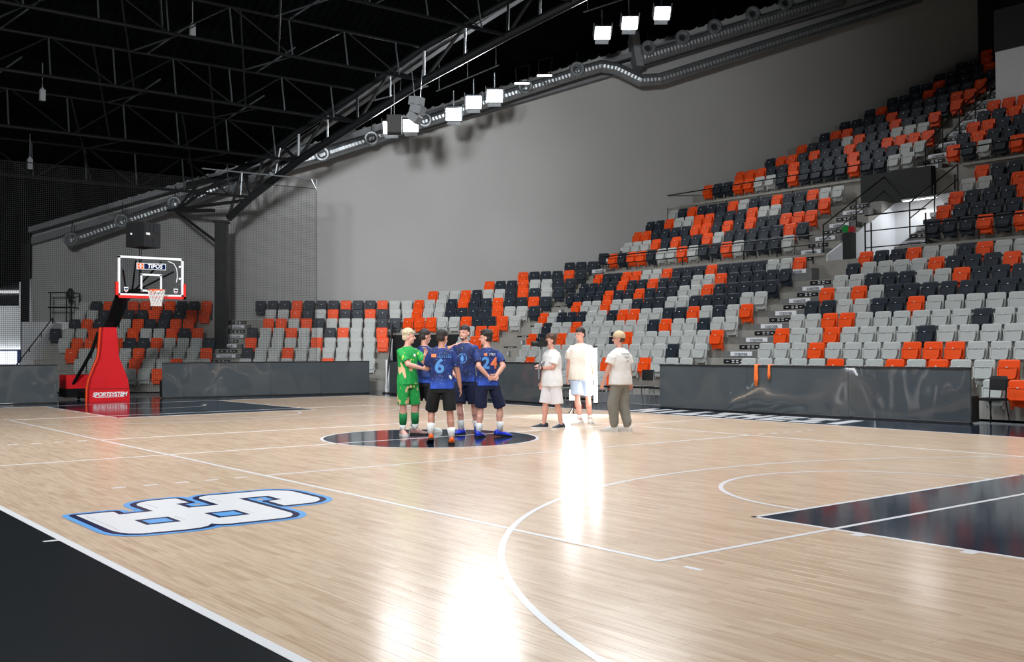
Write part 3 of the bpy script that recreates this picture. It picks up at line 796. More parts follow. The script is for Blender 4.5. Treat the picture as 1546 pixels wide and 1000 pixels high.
# small lamps and boxes hung from the trusses
for i, (px, py, pz, lab) in enumerate(((-18.6, -1.3, 9.3, 'small pale box lamp hung at the upper left truss'), (-15.6, 2.3, 11.2, 'narrow beige speaker hung high from the roof'), (-21.2, -1.0, 7.6, 'grey spot lamp hung from the lowest truss'))):
    t = thing('hanging_lamp', lab, 'lamp', (px, py, pz)); MB().cyl((0, 0, .15), (0, 0, 1.0), .015, n=6).build('rod', M['steel_grey'], t)
    MB().box((0, 0, 0), (.12, .16, .34)).build('body', M['beam_grey'], t); MB().box((0, 0, .2), (.06, .08, .06)).build('clamp', M['steel_grey'], t)

# ================================================================ wall-side ducts with jet nozzles
def duct(name, label, pts, r, noz):
    t = thing(name, label, 'duct')
    P = [WF(*p) for p in pts]; path = []; rr = []
    for a, b in zip(P[:-1], P[1:]):
        n = max(2, int((b - a).length / .07))
        for k in range(n):
            path.append(a + (b - a) * (k / n)); rr.append(r * (1.0 if k % 2 else 1.035))
    path.append(P[-1]); rr.append(r)
    MB().tube(path, rr, 12).build('pipe', M['duct'], t, smooth=False)
    for (u, z) in noz:
        c = WF(u, 41.2 - r, z); mb = MB(); vs = []; fs = []
        prof = [(.31, 0), (.31, -.06), (.27, -.12), (.20, -.12), (.13, -.03), (.11, .05)]
        for (rad, dd) in prof:
            for i in range(16):
                a = 2 * PI * i / 16; p = c + F3 * dd + R3 * (rad * math.cos(a)) + Vector((0, 0, rad * math.sin(a))); vs.append(p)
        for k in range(len(prof) - 1):
            for i in range(16): fs.append((k * 16 + i, k * 16 + (i + 1) % 16, (k + 1) * 16 + (i + 1) % 16, (k + 1) * 16 + i))
        mb.add(vs, fs); nz = mb.build('nozzle', M['duct'], t)
        MB().cyl(c + F3 * .04, c + F3 * .3, .12, n=12).build('nozzle_core', M['rubber'], nz)
        MB().tube([c + F3 * .02 + Vector((0, 0, .3)), c + F3 * .1 + Vector((0, 0, .75))], .02, 6).build('hanger', M['steel_black'], nz)
up = lambda u, z: (u, 41.2, z)
duct('ventilation_duct', 'long silver spiral duct climbing the grey wall with a double bend', [up(-15.1, 5.87), up(-13.06, 6.59), up(-10.91, 7.31), up(-7.43, 8.6), up(-5.01, 9.3), up(-1.79, 10.35), up(.9, 11.2), up(5.6, 12.7), up(6.5, 12.95), up(7.1, 12.85), up(8.1, 12.36), up(8.9, 12.42), up(19.5, 15.75)], .24,
     [(-14.9, 5.95), (-12.87, 6.68), (-10.75, 7.37), (-6.74, 8.76), (-4.8, 9.34), (-2.82, 9.97), (-.67, 10.7), (3.39, 12.05), (5.48, 12.75)])
duct('ventilation_duct', 'upper silver spiral duct on the right of the grey wall', [up(8.12, 13.26), up(16.28, 15.75)], .27, [(8.35, 13.6), (9.74, 14.02), (11.04, 14.46), (12.59, 14.98), (13.92, 15.42)])
MB().slab([tuple(WF(7.9, 41.0, 12.9)), tuple(WF(8.2, 41.0, 12.9)), tuple(WF(8.0, 41.0, 14.3)), tuple(WF(7.7, 41.0, 14.3))], F3 * 1.0).build('trim_4', M['beam_grey'], kind='structure')
# pale fascia beams following the roof slope at the top of the wall
for dz, hh, dd in ((.5, .28, 41.9), (.95, .22, 41.6)):
    a, b = WF(-16.9, dd), WF(20.0, dd); za, zb = 5.35 + dz, 16.0 + dz
    MB().slab([(a.x, a.y, za), (b.x, b.y, zb), (b.x, b.y, zb + hh), (a.x, a.y, za + hh)], F3 * .35).build('trim_5', M['beam_grey'], kind='structure')

# ================================================================ floodlights seen under the roof
def area(parent, loc, rot, size, watts, col=(.95, .98, 1), sx=None, spread=PI):
    L = bpy.data.lights.new('lamp_light', 'AREA'); L.energy = watts; L.size = size; L.color = col; L.spread = spread
    if sx: L.shape = 'RECTANGLE'; L.size_y = sx
    o = bpy.data.objects.new('lamp_light', L); COL.objects.link(o); o.parent = parent; o.location = loc; o.rotation_euler = rot
    return o
def floodlight(u, z, d, label, tilt=35, bright=True, yaw=0.0, gain=1.0):
    p = WF(u, d, z); rz = math.atan2(F0.y, F0.x) + PI / 2 + yaw   # local -y looks back to the court
    t = thing('floodlight', label, 'floodlight', tuple(p), math.atan2(-F0.y, -F0.x) + PI / 2 + yaw, 'floodlights under the roof')
    R = Matrix.Rotation(math.radians(tilt), 3, 'X')
    def bx(c, s): 
        mb = MB().box(c, s); mb.v = [tuple(R @ Vector(q)) for q in mb.v]; return mb
    bx((0, .09, 0), (.62, .16, .52)).build('housing', M['steel_grey'], t)
    bx((0, -.005, 0), (.56, .03, .46)).build('lens', M['flood'] if bright else M['strip'], t)
    bx((0, .07, -.36), (.5, .04, .16)).build('visor', M['beam_grey'], t)
    for sx in (-1, 1): bx((sx * .34, .1, .1), (.03, .05, .5)).build('arm', M['steel_grey'], t)
    MB().cyl((0, .15, .25), (0, .2, .95), .02, n=6).build('hanger', M['steel_grey'], t)
    area(t, (0, -.06, -.05), (-math.radians(90 - tilt), 0, 0), .5, FRONT_W * gain if bright else 40)
    return t
flo = [(-1.89, 9.76, 'leftmost floodlight under the roof, beside the grey speaker', True), (-1.15, 9.83, 'dimmer floodlight seen edge-on right of the leftmost one', False), (.46, 10.25, 'floodlight right of the hanging speaker, lens half hidden', True),
       (1.21, 10.7, 'left glaring floodlight of the middle pair', True), (2.0, 10.94, 'right glaring floodlight of the middle pair', True),
       (6.06, 13.3, 'lowest floodlight of the upper right trio', True), (7.08, 13.67, 'middle floodlight of the upper right trio', True), (8.3, 14.04, 'highest floodlight of the upper right trio', True)]
for u, z, lab, br in flo: floodlight(u, z, 38, lab, 35, br, gain=.3 if u < 1 else 1.0)
for (u0, z0, u1, z1, lab) in ((-2.6, 10.55, -.5, 11.1, 'thin steel rail carrying the left floodlights'), (-.2, 10.9, 2.2, 11.9, 'thin steel rail carrying the middle floodlights'), (5.4, 13.9, 8.8, 15.0, 'thin steel rail carrying the upper right floodlights')):
    t = thing('lamp_rail', lab, 'rail'); MB().cyl(WF(u0, 38.5, z0 + .35), WF(u1, 38.5, z1 + .35), .025, n=6).build('bar', M['steel_grey'], t)
    for k in (.05, .5, .95):
        u, z = u0 + (u1 - u0) * k, z0 + (z1 - z0) * k; MB().cyl(WF(u, 38.5, z + .35), WF(u, 38.6, z + 1.5), .015, n=6).build('drop_rod', M['steel_grey'], t)
for u, z, lab in ((3.1, 11.65, 'lower slim fluorescent lamp by the duct'), (3.97, 11.95, 'upper slim fluorescent lamp by the duct')):
    p = WF(u, 39, z); t = thing('strip_lamp', lab, 'lamp', tuple(p), math.atan2(R0.y, R0.x))
    MB().box((0, 0, .06), (.62, .14, .05)).build('housing', M['steel_black'], t); MB().box((0, -.02, .02), (.56, .1, .03)).build('lens', M['strip'], t)
    MB().tube([(-.2, 0, .08), (-.25, 0, .6), (.3, 0, .75), (.22, 0, .08)], .02, 6).build('bracket', M['steel_black'], t)
# hanging grey line-array speaker
p = WF(-.81, 34, 9.5); t = thing('hanging_speaker', 'pale grey curved loudspeaker cluster hanging below the girder', 'speaker', tuple(p), math.atan2(R0.y, R0.x) - .5)
for k, (x, z, a) in enumerate(((-.02, .28, .15), (.02, .0, .35), (-.1, -.26, .7))):
    mb = MB().box((0, 0, 0), (.42, .36, .27)); R = Matrix.Rotation(a, 3, 'Y'); mb.v = [tuple(R @ Vector(q) + Vector((x, 0, z))) for q in mb.v]
    mb.build('speaker_box', M['beam_grey'], t)
MB().cyl((-.1, 0, .4), (-.2, 0, 1.3), .012, n=6).build('cable', M['steel_grey'], t); MB().cyl((.12, 0, .4), (.2, 0, 1.3), .012, n=6).build('cable', M['steel_grey'], t)
p = WF(-1.6, 34.5, 9.1)
t = thing('hanging_speaker', 'black box loudspeaker hanging left of the grey speaker cluster', 'speaker', tuple(p), math.atan2(R0.y, R0.x)); MB().box((0, 0, 0), (.5, .4, .62)).build('cabinet', M['black_panel'], t); MB().box((0, -.2, 0), (.44, .02, .56)).build('grille', M['rubber'], t)
MB().cyl((0, 0, .3), (0, 0, 1.4), .012, n=6).build('cable', M['steel_grey'], t)
# court high-bay lights above and behind the camera's view
for i, (x, y) in enumerate(((-3.5, -5.5), (-3, 5), (2, -6.5), (2, 5), (7.5, -6), (7, 5))):
    t = thing('high_bay_lamp', 'square high-bay lamp over the %s of the court' % ('near left', 'far left', 'near middle', 'far middle', 'near right', 'far right')[i], 'lamp', (x, y, 11.6), 0, 'high-bay lamps over the court')
    MB().box((0, 0, .12), (1.3, 1.3, .16)).build('housing', M['steel_grey'], t); MB().box((0, 0, .02), (1.2, 1.2, .03)).build('lens', M['strip'], t); MB().cyl((0, 0, .2), (0, 0, 6.0), .03, n=6).build('hanger', M['steel_grey'], t)
    area(t, (0, 0, -.03), (0, 0, 0), 1.3, COURT_W, (.92, .965, 1), spread=math.radians(150))
# two unseen spot lamps over the near stands, added to brighten the back wall
for u, d, z, tu, tz, cone, lab in ((-8, 2, 7.8, -1.4, 7.0, 24, 'left added spot lamp out of view, brightening the grey back wall'), (-4, -1, 8.0, -4.5, 7.6, 64, 'right added spot lamp out of view, brightening the grey back wall')):
    p = WF(u, d, z); q = WF(tu, WALL_D, tz); v = (q - p).normalized()
    t = thing('wall_fill_spot', lab, 'lamp', tuple(p), math.atan2(v.y, v.x)); MB().cyl((-.3, 0, 0), (.1, 0, 0), .18, .24, 16).build('housing', M['steel_black'], t); MB().cyl((.1, 0, 0), (.12, 0, 0), .22, n=16).build('lens', M['strip'], t); MB().cyl((-.1, 0, .18), (-.1, 0, 6), .03, n=6).build('hanger', M['steel_black'], t)
    L = bpy.data.lights.new('lamp_light', 'SPOT'); L.energy = WASH_W * (1.2 if cone < 40 else 1.5); L.spot_size = math.radians(cone); L.spot_blend = 1.0; L.shadow_soft_size = 1.2; L.color = (.97, .99, 1)
    o = bpy.data.objects.new('lamp_light', L); COL.objects.link(o); o.parent = t; o.location = (.2, 0, 0); o.rotation_euler = (0, -(PI / 2 + math.asin(v.z)) if False else -PI / 2 - math.asin(v.z), 0)

# ================================================================ perimeter boards
def board(x0, y0, x1, y1, h, n, label):
    d = Vector((x1 - x0, y1 - y0)); ln = d.length; a = math.atan2(d.y, d.x)
    t = thing('perimeter_board', label, 'barrier', (x0, y0, 0), a, 'glossy dark perimeter boards')
    for k in range(n):
        mb = MB().box((ln * (k + .5) / n, 0, h / 2 + .02), (ln / n - .006, .05, h - .04)); mb.build('panel', M['board'], t)
    MB().box((ln / 2, 0, h + .01), (ln, .075, .035)).build('cap_rail', M['rubber'], t)
    MB().box((ln / 2, 0, .015), (ln, .09, .03)).build('foot_rail', M['rubber'], t)
    for k in range(n + 1):
        MB().box((min(max(ln * k / n, .03), ln - .03), .2, .28), (.04, .34, .5)).build('support', M['steel_black'], t)
board(-15.5, -9.0, -15.5, -1.68, 1.05, 4, 'glossy dark board at the far left, left of the basket stand')
board(-16.2, 1.6, -15.2, 8.35, 1.06, 4, 'glossy dark board behind the baseline, right of the basket stand')
board(-14.3, 8.6, -6.4, 8.5, 1.07, 4, 'glossy dark board behind the huddle of players')
board(-3.25, 9.25, 4.05, 9.72, 1.05, 3, 'long glossy dark board on the right with orange bibs over it')
# dark slanted equipment cover and thin white pole by the corner
p = thing('corner_pole', 'thin white pole standing at the corner of the boards', 'pole', (-14.75, 8.75, 0)); MB().cyl((0, 0, .04), (0, 0, 1.12), .03, n=8).build('shaft', M['white_frame'], p); MB().cyl((0, 0, 0), (0, 0, .04), .14, n=12).build('base', M['rubber'], p)

# ================================================================ basket stand
bs = thing('basketball_stand', 'red padded portable basketball stand with glass backboard', 'basketball hoop', (-15.7, 0, 0))
yc = -.15
prof = [(0, .585), (.35, .575), (.62, .53), (.95, .40), (1.26, .27), (1.55, .235), (2.0, .205), (2.13, .19)]
def pad(x0, x1, w, name, m, inset=0.0):
    mb = MB(); vs = []; fs = []; n = len(prof)
    for x in (x0, x1):
        for z, hw in prof: vs += [(x, yc - hw - w, z), (x, yc + hw + w, z)]
    o = 2 * n
    for k in range(n - 1):
        a = 2 * k
        fs += [(o + a, o + a + 1, o + a + 3, o + a + 2), (a + 1, a, a + 2, a + 3), (a, o + a, o + a + 2, a + 2), (o + a + 1, a + 1, a + 3, o + a + 3)]
    fs += [(0, 1, o + 1, o), (2 * n - 1, 2 * n - 2, o + 2 * n - 2, o + 2 * n - 1)]
    return mb.add(vs, fs).build(name, m, bs)
pf = pad(-.22, 0, 0, 'front_pad', M['red_pad'])
pad(-.30, -.22, .035, 'pad_edge', M['orange_edge'])
MB().box((.004, yc, .355), (.012, 1.15, .012)).build('pad_seam', M['rubber'], pf)
place(text_mb('SPORTSYSTEM', .165, .006, bold=.006, shear=.25, spacing=.92), (.012, yc, .19), (0, 1, 0), (0, 0, 1)).build('lettering', M['white_frame'], pf)
MB().box((.008, yc, .115), (.006, .86, .014)).build('underline', M['white_frame'], pf)
MB().box((-1.1, yc, .16), (1.8, .95, .2)).build('base_frame', M['steel_black'], bs)
cw = MB().box((-1.85, yc - .35, .52), (.7, .9, .42)).build('counterweight_pad', M['red_pad'], bs); MB().box((-1.85, yc - .35, .2), (.72, .92, .26)).build('counterweight', M['steel_black'], cw)
for sy in (-.4, .4): MB().cyl((-1.7, yc + sy, .07), (-1.7, yc + sy + .06, .07), .07, n=12).build('wheel', M['rubber'], bs)
MB().tube([(-.55, yc, .2), (-.45, yc, 1.9), (-.15, 0, 2.35), (.55, 0, 2.95), (1.1, 0, 3.05), (2.55, 0, 3.05)], [.13, .15, .21, .2, .13, .09], 6).build('main_arm', M['steel_black'], bs)
MB().tube([(-1.75, yc - .62, .3), (-1.0, yc - .5, .9), (-.55, yc - .34, 1.45), (-.42, yc - .2, 2.0)], .05, 8).build('lift_strut', M['steel_black'], bs)
for sy in (-.7, .7): MB().tube([(1.0, 0, 3.0), (2.7, sy, 3.6)], .025, 8).build('stay', M['steel_black'], bs)
for sy in (-.35, .35): MB().tube([(1.4, 0, 3.05), (2.7, sy, 3.85)], .025, 8).build('stay', M['steel_black'], bs)
BX = 2.9
bb = MB().box((BX - .015, 0, 3.425), (.02, 1.74, .99)).build('backboard', M['glass'], bs)
frm = MB()
for cy, cz, sy, sz in ((0, 3.925, 1.8, .06), (0, 2.93, 1.8, .06), (-.87, 3.425, .06, 1.05), (.87, 3.425, .06, 1.05)): frm.box((BX - .01, cy, cz), (.05, sy, sz))
frm.build('board_frame', M['white_frame'], bb)
sq = MB()
for cy, cz, sy, sz in ((0, 3.475, .59, .05), (0, 3.05, .59, .05), (-.27, 3.26, .05, .45), (.27, 3.26, .05, .45)): sq.box((BX + .002, cy, cz), (.01, sy, sz))
sq.build('target_square', M['white_frame'], bb)
ep = MB()
for cy, cz, sy, sz in ((0, 2.875, 1.92, .07), (-.925, 3.05, .07, .42), (.925, 3.05, .07, .42)): ep.box((BX - .01, cy, cz), (.08, sy, sz))
ep.build('edge_padding', M['red_frame'], bs)
# sponsor panel and small shields
lg = MB().box((BX + .004, 0, 3.70), (.012, .80, .17)).build('sponsor_panel', M['white_frame'], bb)
MB().box((BX + .012, .09, 3.70), (.006, .58, .14)).build('sponsor_field', M['logo_navy'], lg)
MB().box((BX + .012, -.30, 3.70), (.006, .16, .14)).build('sponsor_mark', M['rim'], lg)
MB().box((BX + .017, -.30, 3.70), (.004, .04, .11)).build('mark_stroke', M['white_frame'], lg)
MB().box((BX + .017, -.30, 3.70), (.004, .12, .025)).build('mark_stroke', M['white_frame'], lg)
place(text_mb('TIPOS', .155, .004, bold=.004, shear=.15), (BX + .019, .09, 3.70), (0, 1, 0), (0, 0, 1)).build('lettering', M['white_frame'], lg)
for sy in (-.68, .68):
    sh = MB().slab([(BX + .002, sy - .06, 3.13), (BX + .002, sy - .05, 3.03), (BX + .002, sy, 2.99), (BX + .002, sy + .05, 3.03), (BX + .002, sy + .06, 3.13)], (.008, 0, 0)).build('shield', M['white_frame'], bb)
    MB().slab([(BX + .012, sy - .045, 3.10), (BX + .012, sy - .04, 3.06), (BX + .012, sy + .04, 3.06), (BX + .012, sy + .045, 3.10)], (.003, 0, 0)).build('shield_band', M['logo_navy'], sh)
    MB().slab([(BX + .012, sy - .035, 3.045), (BX + .012, sy, 3.005), (BX + .012, sy + .035, 3.045)], (.003, 0, 0)).build('shield_tip', M['red_frame'], sh)
# rim and net
rim = MB(); RC = Vector((BX + .375, 0, 3.05)); rp = [RC + Vector((.225 * math.cos(t * PI / 14), .225 * math.sin(t * PI / 14), 0)) for t in range(29)]
rim.tube(rp, .012, 8); rim.box((BX + .09, 0, 3.03), (.16, .12, .04)); rim.box((BX + .01, 0, 3.0), (.02, .16, .14))
rim.build('rim', M['rim'], bs)
net = MB(); NS = 12; lev = [(.222, 0), (.2, -.1), (.175, -.19), (.15, -.28), (.135, -.36), (.14, -.42)]
for d in (-1, 1):
    for i in range(NS):
        pts = []
        for k, (r, dz) in enumerate(lev):
            a = 2 * PI * (i + d * k * .5) / NS; pts.append(RC + Vector((r * math.cos(a), r * math.sin(a), dz)))
        net.tube(pts, .009, 5)
net.build('hoop_net', M['cord'], bs)
MB().tube([(BX + .02, .45, 3.86), (BX + .02, .62, 3.80), (BX + .02, .70, 3.66), (BX + .02, .72, 3.45), (BX + .02, .69, 3.30)], .012, 6).build('cable_loop', M['white_frame'], bs)
MB().cyl((BX + .02, .78, 3.40), (BX + .05, .78, 3.40), .03, n=10).build('sensor', M['white_frame'], bs); MB().cyl((BX + .02, .78, 3.72), (BX + .05, .78, 3.72), .03, n=10).build('sensor', M['white_frame'], bs)
# shot clock on its pole
sc = thing('shot_clock', 'black four-sided shot clock box on a pole above the backboard', 'shot clock', (-13.3, -.12, 3.95))
MB().cyl((0, 0, -.7), (0, 0, .3), .035, n=8).build('pole', M['steel_black'], sc)
cx = MB().box((0, .08, .62), (.62, .66, .66), .5).build('cabinet', M['black_panel'], sc)
def face_item(mb, name, m, yoff, z, w, hgt):
    a = .5; n = Vector((math.cos(a), math.sin(a), 0)); e = Vector((-math.sin(a), math.cos(a), 0)); c = Vector((0, .08, z)) + n * .312 + e * yoff
    return MB().slab([c - e * w / 2 - Vector((0, 0, hgt / 2)), c + e * w / 2 - Vector((0, 0, hgt / 2)), c + e * w / 2 + Vector((0, 0, hgt / 2)), c - e * w / 2 + Vector((0, 0, hgt / 2))], n * .006).build(name, m, cx)
dg = mat('unlit_digit', srgb(38, 44, 50), .3, var=.1)
for yo, z in ((-.2, .80), (-.05, .80), (.12, .80), (.24, .80), (-.12, .44), (.1, .44)): face_item(None, 'digit', dg, yo, z, .11, .19)
face_item(None, 'name_plate', M['sign_white'], -.17, .64, .15, .06)
n = Vector((math.sin(.5), -math.cos(.5), 0)); q = Vector((0, .08, .64)) + n * .334 + Vector((math.cos(.5), math.sin(.5), 0)) * -.12
MB().ell(q, (.03, .03, .03), 8, 6).build('indicator', M['sign_white'], cx)

# ================================================================ safety net behind the baseline
nt = thing('safety_net', 'fine dark safety netting hung in front of the left stand', 'net')
NA, NB = Vector((-18.75, -6.0, 0)), Vector((-17.95, 7.9, 0)); UP = Vector((0, 0, 1)); NT = (NB - NA).normalized()
MB().add([NA, NB, NB + UP * 7.15, NA + UP * 7.15], [(0, 1, 2, 3)]).build('netting', M['netting'], nt)
MB().cyl(NA + UP * 7.17, NB + UP * 7.17, .012, n=6).build('top_cable', M['steel_black'], nt)
fr2 = MB().cyl(NB - NT * 4.2 + UP * 7.5, NB + UP * 7.5, .025, n=6); fr2.cyl(NB + UP * 7.12, NB - NT * .22 + UP * 7.5, .02, n=6); fr2.cyl(NB + UP * 7.1, NB + UP * 7.52, .02, n=6)
fr2.build('hanging_rail', M['steel_grey'], nt)
MB().cyl(NB, NB + UP * 7.15, .008, n=5).build('edge_rope', M['steel_black'], nt)

# ================================================================ railings
def rail(label, pts, posts, h=1.0, mids=(.55,), r=.022, name='guard_rail'):
    t = thing(name, label, 'railing', group='black steel railings')
    MB().tube([Vector(p) + Vector((0, 0, h)) for p in pts], r, 6).build('top_rail', M['steel_black'], t)
    for m in mids: MB().tube([Vector(p) + Vector((0, 0, h * m)) for p in pts], r * .8, 6).build('mid_rail', M['steel_black'], t)
    for p in posts: MB().cyl(p, Vector(p) + Vector((0, 0, h)), r, n=6).build('post', M['steel_black'], t)
    return t
ty = cdist('A', 10) - FR - .02; tz = fz('A', 10) + .04
xs = [-14.7 + k * (9.3 / 7) for k in range(8)]
rail('black railing along the front of the middle tier, left of the walk-through', [(xs[0], ty, tz), (xs[-1], ty, tz)], [(x, ty, tz - .3) for x in xs], .62, (.5,))
xs = [-1.7 + k * 1.5 for k in range(7)]
rail('black railing along the front of the middle tier, right of the walk-through', [(xs[0], ty, tz), (xs[-1], ty, tz)], [(x, ty, tz - .3) for x in xs], .62, ())
ty = cdist('A', 15) - FR - .02; tz = fz('A', 15) + .04
xs = [-14.9 + k * 1.5 for k in range(7)]
rail('black railing in front of the top tier on the left', [(xs[0], ty, tz), (xs[-1], ty, tz)], [(x, ty, tz - .5) for x in xs], .5, ())
xs = [-2.9 + k * 1.6 for k in range(6)]
rail('black railing in front of the top tier on the right', [(xs[0], ty, tz), (xs[-1], ty, tz)], [(x, ty, tz - .8) for x in xs], .5, ())
# railing closing the walk-through and its sloping hand rails
rail('black railing across the front of the white walk-through', [(-3.65, vy0 + .06, 4.42), (-1.75, vy0 + .06, 4.42)], [(-3.65, vy0 + .06, 4.2), (-3.45, vy0 + .06, 4.2), (-1.75, vy0 + .06, 4.3)], 1.07, (.08, .55))
def hand(label, a, b, posts=3, h=.95):
    t = thing('hand_rail', label, 'railing', group='sloping hand rails'); a, b = Vector(a), Vector(b)
    MB().tube([a + Vector((0, 0, h)), b + Vector((0, 0, h))], .022, 6).build('top_rail', M['steel_black'], t)
    MB().tube([a + Vector((0, 0, h * .5)), b + Vector((0, 0, h * .5))], .018, 6).build('mid_rail', M['steel_black'], t)
    for k in range(posts):
        q = a + (b - a) * (k / (posts - 1)); MB().cyl(q, q + Vector((0, 0, h)), .022, n=6).build('post', M['steel_black'], t)
hand('sloping black hand rail on the left side of the walk-through', (-5.1, vy0 + .1, fz('A', 10)), (-5.1, vy1 - .2, fz('A', 14)))
hand('sloping black hand rail on the right side of the walk-through', (-2.7, vy0 + .9, fz('A', 11)), (-2.7, vy1 - .2, fz('A', 14)))
hand('sloping black hand rail through the middle of the top stairs', (-4.0, cdist('A', 15) - .3, fz('A', 15)), (-4.35, cdist('A', 24), fz('A', 24)), 7)
hand('sloping black hand rail on the white stair wall at far left', tuple(WF(-15.35, 36.8, .5)), tuple(WF(-15.35, 40.2, 2.3)), 4, .45)
a, b = pt('C', cdist('C', 0) - FR, -1.72), pt('C', cdist('C', 5) - FR, -1.72)
hand('sloping dark hand rail on the white parapet behind the players', (a.x, a.y, .1), (b.x, b.y, 1.95), 3, .5)
t = thing('guard_rail', 'small black railing on the landing at the far left wall', 'railing', group='black steel railings')
for z in (3.8, 3.2): MB().tube([WF(-15.85, 41.0, z), WF(-14.9, 41.0, z), WF(-14.9, 41.9, z)], .03, 6).build('rail', M['steel_black'], t)
for (u, d) in ((-15.75, 41.0), (-15.1, 41.0), (-14.9, 41.0), (-14.9, 41.9)): MB().cyl(WF(u, d, 2.62), WF(u, d, 3.8), .03, n=6).build('post', M['steel_black'], t)
# waste bins beside the walk-through
p = pt('A', cdist('A', 10) - FR + .25, -4.3)
t = thing('waste_bin', 'black bin with green and red lids by the walk-through', 'bin', (p.x, p.y, vz), 0)
MB().box((0, 0, .42), (.27, .3, .84)).build('bin_body', M['black_panel'], t)
MB().cyl((-.1, -.05, .96), (-.1, .02, .98), .12, n=14).build('green_lid', mat('green_lid_plastic', srgb(30, 150, 70), .4), t)
MB().box((.1, 0, .94), (.2, .1, .18)).build('red_lid', mat('red_lid_plastic', srgb(170, 30, 40), .4), t)

# ================================================================ chairs by the boards
def chair(x, y, rz, label):
    t = thing('bench_chair', label, 'chair', (x, y, 0), rz, 'black chairs behind the boards')
    MB().box((0, 0, .45), (.44, .42, .05)).build('seat', M['rubber'], t)
    mb = MB().loft([((-.21, 0, .62), .02, .19), ((-.22, 0, .7), .025, .215), ((-.235, 0, .84), .025, .215), ((-.245, 0, .9), .02, .19)], 16); mb.build('backrest', M['rubber'], t)
    for sx, sy in ((1, 1), (1, -1)): MB().cyl((.18, sy * .19, .45), (.22, sy * .21, 0), .013, n=6).build('leg', M['steel_grey'] if 'grey legs' in label else M['steel_black'], t)
    for sy in (1, -1): MB().tube([(-.26, sy * .21, 0), (-.19, sy * .19, .45), (-.23, sy * .19, .84)], .013, 6).build('leg', M['steel_grey'] if 'grey legs' in label else M['steel_black'], t)
chair(4.0, 10.55, -PI / 2 - .3, 'black chair behind the right end of the long board')
chair(-4.1, 10.2, -PI / 2, 'black chair with grey legs right of the man in the cap')
chair(-4.75, 10.25, -PI / 2 + .1, 'black chair with grey legs behind the man in the cap')
chair(-6.9, 9.6, -PI / 2 - .2, 'black chair with grey legs half hidden by the board behind the cameraman')
chair(-5.6, 10.0, -PI / 2, 'black chair with grey legs seen between the two men in white shirts')
# low grey platform edge behind the gap
MB().box((-5.0, 10.9, .1), (4.2, .3, .24)).build('kerb_1', M['floor_grey'], kind='structure')
# orange bibs over the board
for i, (x, w, l, lab) in enumerate(((-.55, .12, .46, 'longer orange bib hanging over the long board'), (-.22, .08, .3, 'shorter orange bib hanging over the long board'))):
    y = 9.25 + (x + 3.25) / 7.3 * .47
    t = thing('training_bib', lab, 'bib', (x, y, 1.07))
    MB().loft([((0, -.052, -l), .035, .01), ((0, -.055, -l * .6), w / 2, .014), ((0, -.055, -.1), w / 2 * .8, .012), ((0, -.045, .03), w / 2 * .7, .012)], 14).build('front_cloth', mat('orange_bib_cloth', srgb(250, 120, 50), .8), t, smooth=True)
    MB().loft([((0, .055, -l * .5), .03, .01), ((0, .055, .03), w / 2 * .7, .012)], 14).build('back_cloth', M['rim'], t, smooth=True)
# video light on the floor behind the camera crew
t = thing('floor_light', 'small glaring video lamp low behind the cameraman', 'lamp', (-3.0, 6.1, 0), math.atan2(-F0.y, -F0.x) + PI / 2)
MB().cyl((0, 0, 0), (0, 0, .3), .012, n=6).build('stand', M['steel_black'], t)
for k in range(3): MB().cyl((0, 0, .15), (.18 * math.cos(k * 2.1), .18 * math.sin(k * 2.1), .01), .01, n=6).build('leg', M['steel_black'], t)
MB().box((0, .03, .42), (.2, .06, .24)).build('housing', M['rubber'], t); MB().box((0, -.005, .42), (.18, .015, .22)).build('lens', M['tube'], t)
area(t, (0, -.03, .42), (-PI / 2, 0, 0), .2, 160, (.95, .97, 1))
# lamps added to brighten the white walk-through and the white annex
t = thing('passage_fill_lamp', 'slim lamp added under the black lintel to brighten the walk-through', 'lamp', (-3.8, vy1 - .5, 6.3)); MB().box((0, 0, .03), (1.2, .12, .05)).build('housing', M['white_frame'], t); MB().box((0, 0, 0), (1.1, .09, .02)).build('lens', M['strip'], t)
area(t, (0, 0, -.03), (-.5, 0, 0), 1.1, 24, (.95, .98, 1), sx=.1)
p = WF(-20.2, 44.0, 4.3); t = thing('annex_fill_lamp', 'lamp added to brighten the white annex at the far left', 'lamp', tuple(p), math.atan2(R0.y, R0.x)); MB().box((0, 0, .04), (1.6, .3, .08)).build('housing', M['white_frame'], t); MB().box((0, 0, -.01), (1.5, .25, .02)).build('lens', M['strip'], t); MB().cyl((0, 0, .08), (0, 0, .6), .02, n=6).build('hanger', M['steel_black'], t)
area(t, (0, 0, -.04), (.55, 0, 0), 1.5, 30, (.95, .98, 1), sx=.3)

p = WF(-15.37, 42.25, 3.7); t = thing('wall_speaker', 'small dark loudspeaker on the wall beside the left landing', 'speaker', tuple(p), math.atan2(R0.y, R0.x))
MB().ell((0, -.1, .1), (.14, .12, .26), 12, 8).build('cabinet', M['rubber'], t); MB().box((0, 0, 0), (.1, .25, .12)).build('bracket', M['steel_black'], t); MB().ell((.02, -.1, -.18), (.11, .1, .12), 10, 7).build('horn', M['rubber'], t)
